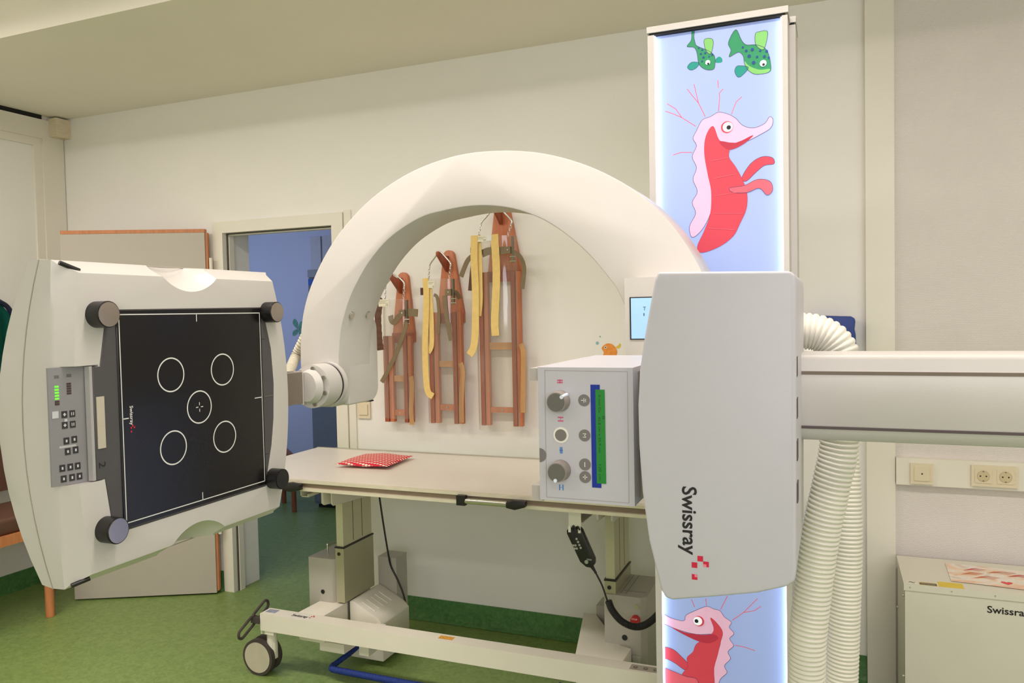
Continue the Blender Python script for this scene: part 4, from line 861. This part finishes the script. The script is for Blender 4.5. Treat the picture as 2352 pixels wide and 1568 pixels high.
def holder(label, bail, cl_, cr_, xl, xr, zt, zb):
    """clear half-shell hung by wire bail and chains; xl/xr left and right edge"""
    t = thing('infant_holder', ((xl + xr) / 2, 3.26, zb), label, 'infant holder', 'clear infant holders on the hangers')
    bm = bmesh.new(); n = 20; rows = []
    cx, hw = (xl + xr) / 2, (xr - xl) / 2
    for z in (zb, zt):
        rows.append([[bm.verts.new((cx - hw * math.cos(math.pi * k / n) * (1 - o_), 3.288 - (.062 - o_ * hw) * math.sin(math.pi * k / n) ** .8, z)) for k in range(n + 1)] for o_ in (0, .03)])
    for o_ in (0, 1):
        for k in range(n): bm.faces.new((rows[0][o_][k], rows[0][o_][k + 1], rows[1][o_][k + 1], rows[1][o_][k]))
    for r_ in (0, 1):
        for k in range(n): bm.faces.new((rows[r_][0][k], rows[r_][0][k + 1], rows[r_][1][k + 1], rows[r_][1][k]))
    for k in (0, n): bm.faces.new((rows[0][0][k], rows[1][0][k], rows[1][1][k], rows[0][1][k]))
    bmesh.ops.recalc_face_normals(bm, faces=bm.faces)
    sh = finish('clear_shell', bm, acr, t, 50)
    tube('bail', spline([(x, 3.27, z) for x, z in bail], 6, False), .0038, chrome, t, 10)
    chain('chain', (bail[0][0], 3.27, bail[0][1]), (cl_[0], 3.275, cl_[1]), t); chain('chain', (bail[-1][0], 3.27, bail[-1][1]), (cr_[0], 3.262, cr_[1]), t)
    return t
def buckle(t, x, z, s=1):
    box('buckle_block', x - .017 * s, x + .012 * s, 3.214, 3.2255, z - .016 * s, z + .014 * s, brnl, t, .003)
    cyl('rivet', (x, 3.2138, z), (x, 3.2115, z), .0042, chrome, t, 12)
    box('clamp', x + .013 * s, x + .022 * s, 3.223, 3.236, z - .055 * s, z + .06 * s, M('clamp_grey', (120, 112, 98), .4, .6), t, .001)
    for dz in (-.03, -.05): cyl('pin', (x - .002 + .008, 3.2215, z + dz * s), (x + .034 * s, 3.2215, z + dz * s), .0022, chrome, t, 8)
def plate(t, x0, x1, z0, z1, lines=3):
    y = 3.2165
    p = box('name_label', x0, x1, y - .001, y, z0, z1, M('label_paper', (230, 224, 200), .5), t)
    w_ = x1 - x0
    flat_quads('label_lines', [[(x0 + w_ * .08, z1 - .006 - k * .006), (x0 + w_ * (.92 - .2 * (k % 2)), z1 - .006 - k * .006), (x0 + w_ * (.92 - .2 * (k % 2)), z1 - .0075 - k * .006), (x0 + w_ * .08, z1 - .0075 - k * .006)] for k in range(lines)], 'Y', y - .0012, -1, M('label_ink', (120, 112, 96), .6), p)
    text('mark', 'CE', (x1 - w_ * .3, y - .0013, z0 + .003), (1, 0, 0), (0, 0, 1), w_ * .24, .008, blackpr, p)
# small
t = holder('clear acrylic infant holder on the small hanger, with a short diagonal brown strap', [(-1.981, 1.638), (-1.976, 1.652), (-1.95, 1.676), (-1.938, 1.6965), (-1.905, 1.678), (-1.880, 1.653), (-1.879, 1.630)], (-1.989, 1.579), (-1.880, 1.577), -2.0, -1.842, 1.577, 1.01)
plate(t, -1.989, -1.934, 1.543, 1.577)
buckle(t, -1.862, 1.511)
ribbon('brown_strap', [(-1.858, 1.512), (-1.82, 1.512), (-1.787, 1.509)], .036, brnl, t, 3.228)
ribbon('brown_strap', [(-1.842, 1.468), (-1.853, 1.43), (-1.872, 1.385), (-1.900, 1.325), (-1.925, 1.28), (-1.955, 1.23), (-1.985, 1.185)], .021, brnl, t, 3.217)
ribbon('brown_strap', [(-1.937, 1.50, 3.235), (-1.93, 1.478, 3.228), (-1.915, 1.468, 3.222), (-1.90, 1.475, 3.219), (-1.885, 1.492, 3.216), (-1.868, 1.502, 3.214)], .026, brnl, t)
ribbon('dark_strap', [(-1.992, 1.577, 3.26), (-2.004, 1.56, 3.25), (-2.013, 1.50, 3.245), (-2.013, 1.44, 3.245), (-2.010, 1.38, 3.245), (-2.005, 1.335, 3.245)], .034, dkl, t, None, .004, .002)
ribbon('tan_strap', [(-1.872, 1.206, 3.30), (-1.862, 1.17, 3.29), (-1.866, 1.10, 3.29), (-1.871, 1.05, 3.29), (-1.868, .975, 3.29)], .024, tanl, t)
# middle
t = holder('clear acrylic infant holder on the middle hanger, with one yellow strap', [(-1.742, 1.720), (-1.737, 1.737), (-1.71, 1.768), (-1.688, 1.7915), (-1.66, 1.768), (-1.632, 1.735), (-1.633, 1.715)], (-1.750, 1.667), (-1.635, 1.665), -1.766, -1.596, 1.664, .992)
plate(t, -1.722, -1.69, 1.622, 1.655, 2)
buckle(t, -1.618, 1.601)
ribbon('yellow_strap', [(-1.736, 1.668), (-1.733, 1.60), (-1.737, 1.50), (-1.745, 1.385), (-1.747, 1.29), (-1.744, 1.19), (-1.735, 1.14), (-1.712, 1.122)], .030, yel, t, 3.216)
ribbon('yellow_strap', [(-1.722, 1.655), (-1.716, 1.55), (-1.713, 1.45), (-1.716, 1.36), (-1.734, 1.325)], .024, yel, t, 3.222)
ribbon('brown_strap', [(-1.700, 1.592, 3.228), (-1.682, 1.578, 3.224), (-1.674, 1.52, 3.222), (-1.676, 1.46, 3.222), (-1.680, 1.41, 3.222)], .015, brnl, t)
ribbon('brown_strap', [(-1.640, 1.585), (-1.637, 1.53), (-1.627, 1.46), (-1.612, 1.38)], .022, brnl, t, 3.217)
ribbon('brown_strap', [(-1.604, 1.605, 3.222), (-1.59, 1.595, 3.24), (-1.583, 1.57, 3.26)], .022, brnl, t)
box('strap_end', -1.782, -1.765, 3.25, 3.262, 1.592, 1.626, dkl, t, .002)
ribbon('tan_strap', [(-1.607, 1.272, 3.30), (-1.592, 1.235, 3.29), (-1.598, 1.16, 3.29), (-1.603, 1.08, 3.29), (-1.604, .995, 3.29)], .024, tanl, t)
# tall
t = holder('clear acrylic infant holder on the tallest hanger, with two yellow straps', [(-1.473, 1.900), (-1.466, 1.918), (-1.43, 1.952), (-1.405, 1.9975), (-1.36, 1.952), (-1.324, 1.912), (-1.325, 1.895)], (-1.490, 1.847), (-1.339, 1.843), -1.508, -1.306, 1.845, .97)
plate(t, -1.474, -1.424, 1.820, 1.846, 2)
box('name_label', -1.423, -1.398, 3.2155, 3.2165, 1.823, 1.846, M('label_white', (226, 226, 224), .5), t)
buckle(t, -1.322, 1.778)
ribbon('yellow_strap', [(-1.482, 1.85), (-1.486, 1.74), (-1.483, 1.62), (-1.485, 1.50), (-1.490, 1.40), (-1.500, 1.345), (-1.520, 1.314)], .034, yel, t, 3.2145)
ribbon('yellow_strap', [(-1.466, 1.85), (-1.462, 1.75), (-1.462, 1.64), (-1.463, 1.56), (-1.472, 1.49)], .022, yel, t, 3.2225)
ribbon('yellow_strap', [(-1.386, 1.85), (-1.381, 1.75), (-1.380, 1.66), (-1.386, 1.56), (-1.393, 1.46), (-1.390, 1.40)], .036, yel, t, 3.2165, .003, .0012)
ribbon('brown_strap', [(-1.455, 1.768, 3.233), (-1.42, 1.778, 3.228), (-1.38, 1.776, 3.224), (-1.335, 1.778, 3.222)], .034, brnl, t)
ribbon('brown_strap', [(-1.318, 1.775, 3.222), (-1.29, 1.765, 3.225), (-1.265, 1.738, 3.23), (-1.254, 1.69, 3.235), (-1.265, 1.605, 3.235)], .018, brnl, t)
ribbon('brown_strap', [(-1.505, 1.765, 3.25), (-1.53, 1.745, 3.245), (-1.55, 1.71, 3.245), (-1.568, 1.67, 3.245)], .022, brnl, t)
ribbon('dark_strap', [(-1.506, 1.75, 3.258), (-1.515, 1.68, 3.252), (-1.524, 1.605, 3.25)], .024, dkl, t)
box('strap_end', -1.520, -1.505, 3.25, 3.262, 1.775, 1.80, dkl, t, .002)
ribbon('tan_strap', [(-1.303, 1.360, 3.30), (-1.288, 1.32, 3.29), (-1.290, 1.22, 3.29), (-1.294, 1.12, 3.29), (-1.296, 1.05, 3.29)], .024, tanl, t)

# ================================================================== SMALL WALL THINGS
t = thing('light_switch', (-2.19, WF, .985), 'ivory double rocker light switch on the wall beside the doorway', 'switch')
box('plate', -2.226, -2.151, WF - .010, WF, .985, 1.14, ivory, t, .004, 3)
for z in (1.004, 1.072): box('rocker', -2.214, -2.163, WF - .016, WF - .0102, z, z + .052, ivory, t, .002)
FX, FZ = -.915, 1.327
om = M('sticker_orange_fish', (238, 150, 60), .6, var=.12, scale=60); ym = M('sticker_yellow', (236, 200, 80), .6); bbm = M('sticker_bubble', (150, 190, 196), .6)
o = print_flat('fish_sticker', [(spline([(FX + .028, FZ + .01), (FX + .042, FZ + .022), (FX + .05, FZ + .03), (FX + .054, FZ + .02), (FX + .046, FZ + .008)], 4), 1), (spline([(FX - .034, FZ + .008), (FX - .02, FZ + .024), (FX - .002, FZ + .03), (FX + .02, FZ + .022), (FX + .036, FZ - .002), (FX + .03, FZ - .028), (FX, FZ - .04), (FX - .028, FZ - .028), (FX - .024, FZ - .01)], 4), 0), (disc_pts(FX - .016, FZ + .012, .006), 2), (disc_pts(FX - .016, FZ + .012, .003), 3)], 'Y', WF, -1, None, [om, ym, whitepr, blackpr], .0003)
tag(o, 'small orange fish sticker on the wall above the tube box', 'sticker')
for x, z, r in ((-.968, 1.358, .0075), (-.955, 1.387, .004)):
    o = print_flat('bubble_sticker', [(disc_pts(x, z, r), 0)], 'Y', WF, -1, None, [bbm], .0003)
    tag(o, 'larger pale blue bubble sticker beside the orange fish' if r > .005 else 'tiny pale blue bubble sticker above the larger bubble', 'sticker')
# power strip on the wall with plates
WR = WY1 - .0205
t = struct(box('trim_8', .224, 2.9, WR - .03, WR, .812, .915, trim_m, bev=.003))
YS = WR - .0305
def cover_plate(name, x0, x1, z0, z1, label):
    t = thing(name, ((x0 + x1) / 2, YS, z0), label, 'socket'); box('plate', x0, x1, YS - .010, YS, z0, z1, ivory, t, .006, 3); return t
t = cover_plate('cover_plate', .272, .348, .820, .898, 'single square blank ivory plate on the wall trunking')
box('centre_cover', .285, .336, YS - .0135, YS - .0103, .833, .886, ivory, t, .004, 3); cyl('screw', (.311, YS - .0137, .860), (.311, YS - .0142, .860), .003, dark, t, 10)
t = cover_plate('double_socket', .474, .622, .824, .902, 'double ivory wall socket with two round wells on the trunking')
well = M('socket_well', (206, 190, 152), .5)
for cx in (.512, .583):
    bm = bmesh.new(); pts = []
    z = .863
    o = box('insert', cx - .027, cx + .027, YS - .0125, YS - .0103, z - .026, z + .027, ivory, t, .002)
    bm = bmesh.new(); add_cyl(bm, (cx, YS - .0126, z), (cx, YS - .0135, z), .0195, n=36); wl = finish('well', bm, well, t)
    flat_quads('well_rim', ring_pts(cx, z, .0205, .019), 'Y', YS - .0137, -1, M('rim_shade', (190, 174, 138), .5), wl)
    for dx in (-.0095, .0095): cyl('pin_hole', (cx + dx, YS - .0136, z), (cx + dx, YS - .0139, z), .0028, dark, wl, 12)
    for dz in (-.0175, .0175): box('earth_clip', cx - .0025, cx + .0025, YS - .0142, YS - .0136, z + dz - .002, z + dz + .002, brnm, wl)
# blue wall tray behind the hose
t = thing('blue_wall_tray', (.0, WF, 1.33), 'blue plastic wall tray half hidden behind the white hose', 'tray')
prism('tray', [tuple(p) for p in ((-.098, 1.334), (.085, 1.334), (.083, 1.39), (.079, 1.41), (.082, 1.44), (.080, 1.452), (.068, 1.459), (-.06, 1.465), (-.098, 1.465))], 'Y', WF - .085, WF, M('royal_blue_plastic', (36, 62, 140), .5), t, .006)
box('tray_foot', -.104, -.078, WF - .085, WF - .02, 1.322, 1.333, dark, t, .001)
box('tray_rail', -.106, -.0985, WF - .08, WF - .01, 1.322, 1.36, chrome, t, .001)

# ================================================================== GENERATOR CABINET AND DRAWING
GX0, GY0, GZ = .222, 2.971, .544
t = thing('generator_cabinet', (.6, 3.15, 0), 'white metal equipment cabinet with black lettering in the right corner', 'cabinet')
gen = M('cabinet_enamel', (222, 218, 202), .45, var=.012, scale=8)
box('body', GX0 + .004, 1.25, GY0 + .004, 3.30, .02, GZ - .0225, gen, t, .003)
lid = box('lid', GX0, 1.254, GY0, 3.304, GZ - .022, GZ, gen, t, .0025)
for x in (.241, .367, .493, .62): cyl('screw', (x, GY0 - .0002, GZ - .0105), (x, GY0 - .0016, GZ - .0105), .0024, alu, lid, 10)
bd = bpy.data.objects['body.001'] if 'body.001' in bpy.data.objects else None
for y, z in ((3.0, .495), (3.0, .21), (3.26, .36)): cyl('side_screw', (GX0 + .0035, y, z), (GX0 - .003, y, z), .0045, alu, t, 10)
text('lettering', 'Swissray', (.4705, GY0 + .0032, .474), (1, 0, 0), (0, 0, 1), .122, .0235, blackpr, t, .018)
box('foot', .26, .32, GY0 + .03, GY0 + .09, 0.001, .0195, dark, t); box('foot', 1.16, 1.22, GY0 + .03, GY0 + .09, 0.001, .0195, dark, t)
def lbl(x0, x1, y0, y1, mat, nm='warning_label'): return box(nm, x0, x1, y0, y1, GZ + .0002, GZ + .0006, mat, lid)
l1 = lbl(.231, .265, 2.981, 3.008, M('label_plain', (232, 228, 214), .5))
flat_quads('lightning_mark', stroke([(.238, 2.990), (.246, 2.998), (.252, 2.992), (.260, 2.996)], .003) + stroke([(.242, 3.0), (.25, 2.989), (.256, 2.985)], .0025), 'Z', GZ + .0009, 1, blackpr, l1)
l2 = lbl(.271, .325, 2.977, 3.005, M('label_yellow', (226, 196, 60), .5))
flat_quads('black_field', [[(.272, 2.978), (.324, 2.978), (.324, 2.997), (.272, 2.997)]], 'Z', GZ + .0009, 1, M('label_black', (64, 58, 52), .5), l2)
text('lettering', 'CAUTION', (.276, 2.9985, GZ + .0010), (1, 0, 0), (0, 1, 0), .043, .005, blackpr, l2)
flat_quads('fine_print', [[(.275, y), (.32, y), (.32, y + .0016), (.275, y + .0016)] for y in (2.981, 2.986, 2.991)], 'Z', GZ + .0011, 1, M('print_pale', (190, 184, 170), .5), l2)
l3 = lbl(.330, .405, 2.977, 3.03, M('label_yellow', (226, 196, 60), .5))
dm = M('child_drawing_paper', (236, 228, 214), .8)
N, Lk, b = nodes_of(dm)
tc = N.new('ShaderNodeTexCoord'); mp = N.new('ShaderNodeMapping'); mp.inputs['Scale'].default_value = (7, 9, 1); Lk.new(tc.outputs['Object'], mp.inputs[0])
n1 = N.new('ShaderNodeTexNoise'); n1.inputs['Scale'].default_value = 1.1; n1.inputs['Detail'].default_value = 6; n1.inputs['Distortion'].default_value = 1.5; Lk.new(mp.outputs[0], n1.inputs['Vector'])
rp = N.new('ShaderNodeValToRGB'); el = rp.color_ramp.elements
el[0].position = .36; el[0].color = lin((222, 206, 186)) + (1,); el[1].position = .70; el[1].color = lin((236, 176, 150)) + (1,)
for ps, cc in ((.44, (238, 232, 222)), (.52, (238, 216, 192)), (.60, (236, 198, 170))): e_ = el.new(ps); e_.color = lin(cc) + (1,)
Lk.new(n1.outputs['Fac'], rp.inputs[0])
for l in list(b.inputs['Base Color'].links): Lk.remove(l)
Lk.new(rp.outputs[0], b.inputs['Base Color'])
bm = bmesh.new(); n = 16; g = {}
for i in range(n + 1):
    for j in range(7):
        u, v = i / n, j / 6
        g[i, j] = bm.verts.new((.374 + .30 * u + .006 * v, 3.045 + .21 * v - .028 * u, GZ + .0030 - .0012 * abs(2 * u - .9) ** 2 * (1 - .4 * v)))
for i in range(n):
    for j in range(6): bm.faces.new((g[i, j], g[i + 1, j], g[i + 1, j + 1], g[i, j + 1]))
bmesh.ops.recalc_face_normals(bm, faces=bm.faces); bmesh.ops.solidify(bm, geom=list(bm.faces), thickness=.0003)
dr = finish('child_drawing', bm, dm, None)
crm = M('crayon_red', (226, 90, 84), .8, var=.1, scale=80); cro = M('crayon_orange', (228, 140, 96), .8, var=.1, scale=80)
zc = GZ + .0036
for k, (x, y, w_, mt) in enumerate(((.415, 3.13, .05, cro), (.45, 3.10, .06, cro), (.50, 3.17, .07, cro), (.56, 3.15, .06, crm), (.43, 3.18, .05, crm))):
    flat_quads('crayon_stroke', [q for j in range(4) for q in stroke([(x + j * .008, y + .008 * j), (x + w_ * .5 + j * .006, y + .012 + .007 * j), (x + w_ + j * .008, y + .002 + .008 * j)], .0028)], 'Z', zc, 1, mt, dr)
hx_ = [(.545 + .0011 * 16 * math.sin(t_) ** 3, 3.075 + .0012 * (13 * math.cos(t_) - 5 * math.cos(2 * t_) - 2 * math.cos(3 * t_) - math.cos(4 * t_))) for t_ in [2 * math.pi * k / 28 for k in range(28)]]
flat_quads('crayon_heart', [hx_], 'Z', zc, 1, crm, dr)
tag(dr, 'sheet of paper with an orange and red crayon drawing on the cabinet', 'drawing')

# ================================================================== BENCH AND APRON BY THE LEFT WALL
woodb = M('beech_wood', (206, 132, 84), .5, var=.12, scale=9, stretch=(8, 8, 1))
seatm = M('brown_vinyl', (98, 68, 54), .5, var=.06, scale=20)
t = thing('bench', (-3.9, 2.2, 0), 'wooden bench with brown padded seat behind the detector', 'bench')
for x, y in ((-3.712, 2.775), (-4.035, 3.025), (-3.712, 1.45), (-4.06, 1.45)): cyl('leg', (x, y, .001), (x, y, .425), .021, woodb, t, 20, .002)
box('front_rail', -3.735, -3.700, 1.42, 2.80, .4255, .475, woodb, t, .004)
prism('side_rail', [(-3.7355, 2.765), (-3.7355, 2.80), (-4.07, 3.05), (-4.07, 3.01)], 'Z', .4255, .475, woodb, t, .004)
box('side_rail', -4.08, -3.7355, 1.42, 1.455, .4255, .475, woodb, t, .004)
prism('seat_cushion', [(-3.71, 1.42), (-3.71, 2.79), (-4.08, 3.05), (-4.08, 1.42)], 'Z', .4755, .555, seatm, t, .02, 4)
box('back_cushion', -4.12, -4.05, 1.42, 3.02, .62, .93, seatm, t, .02, 4)
for y in (1.5, 2.70): box('back_post', -4.155, -4.121, y, y + .05, .43, .95, woodb, t, .004)
t = thing('lead_apron', (-4.1, 2.6, .8), 'teal green apron with navy edging hanging on the left wall', 'apron')
teal = M('teal_cloth', (0, 112, 98), .7, var=.06, scale=25); navy = M('navy_cloth', (22, 28, 62), .7)
bm = bmesh.new(); g = {}; n = 30
for i in range(n + 1):
    for j in range(15):
        u, v = i / n, j / 14
        wd_ = .42 if v > .25 else .36 + .06 * (v / .25)
        y = 2.74 + (u - .5) * wd_ * (1 if v < .9 else 1 - 2.6 * (v - .9))
        g[i, j] = bm.verts.new((-4.145 + .022 * math.sin(u * 19) * (1 - v * .6) + .02 * math.sin(math.pi * u), y, .985 + .625 * v - .02 * abs(u - .5)))
for i in range(n):
    for j in range(14): bm.faces.new((g[i, j], g[i + 1, j], g[i + 1, j + 1], g[i, j + 1]))
bmesh.ops.solidify(bm, geom=list(bm.faces), thickness=.012); bmesh.ops.recalc_face_normals(bm, faces=bm.faces)
finish('cloth', bm, teal, t, 70)
tube('edging', spline([(-4.13, 2.955, 1.02), (-4.13, 2.960, 1.3), (-4.13, 2.955, 1.5), (-4.13, 2.920, 1.585), (-4.13, 2.870, 1.62)], 8, False), .013, navy, t, 10)
box('wall_hook', -4.2495, -4.11, 2.72, 2.80, 1.625, 1.66, alu, t, .004)
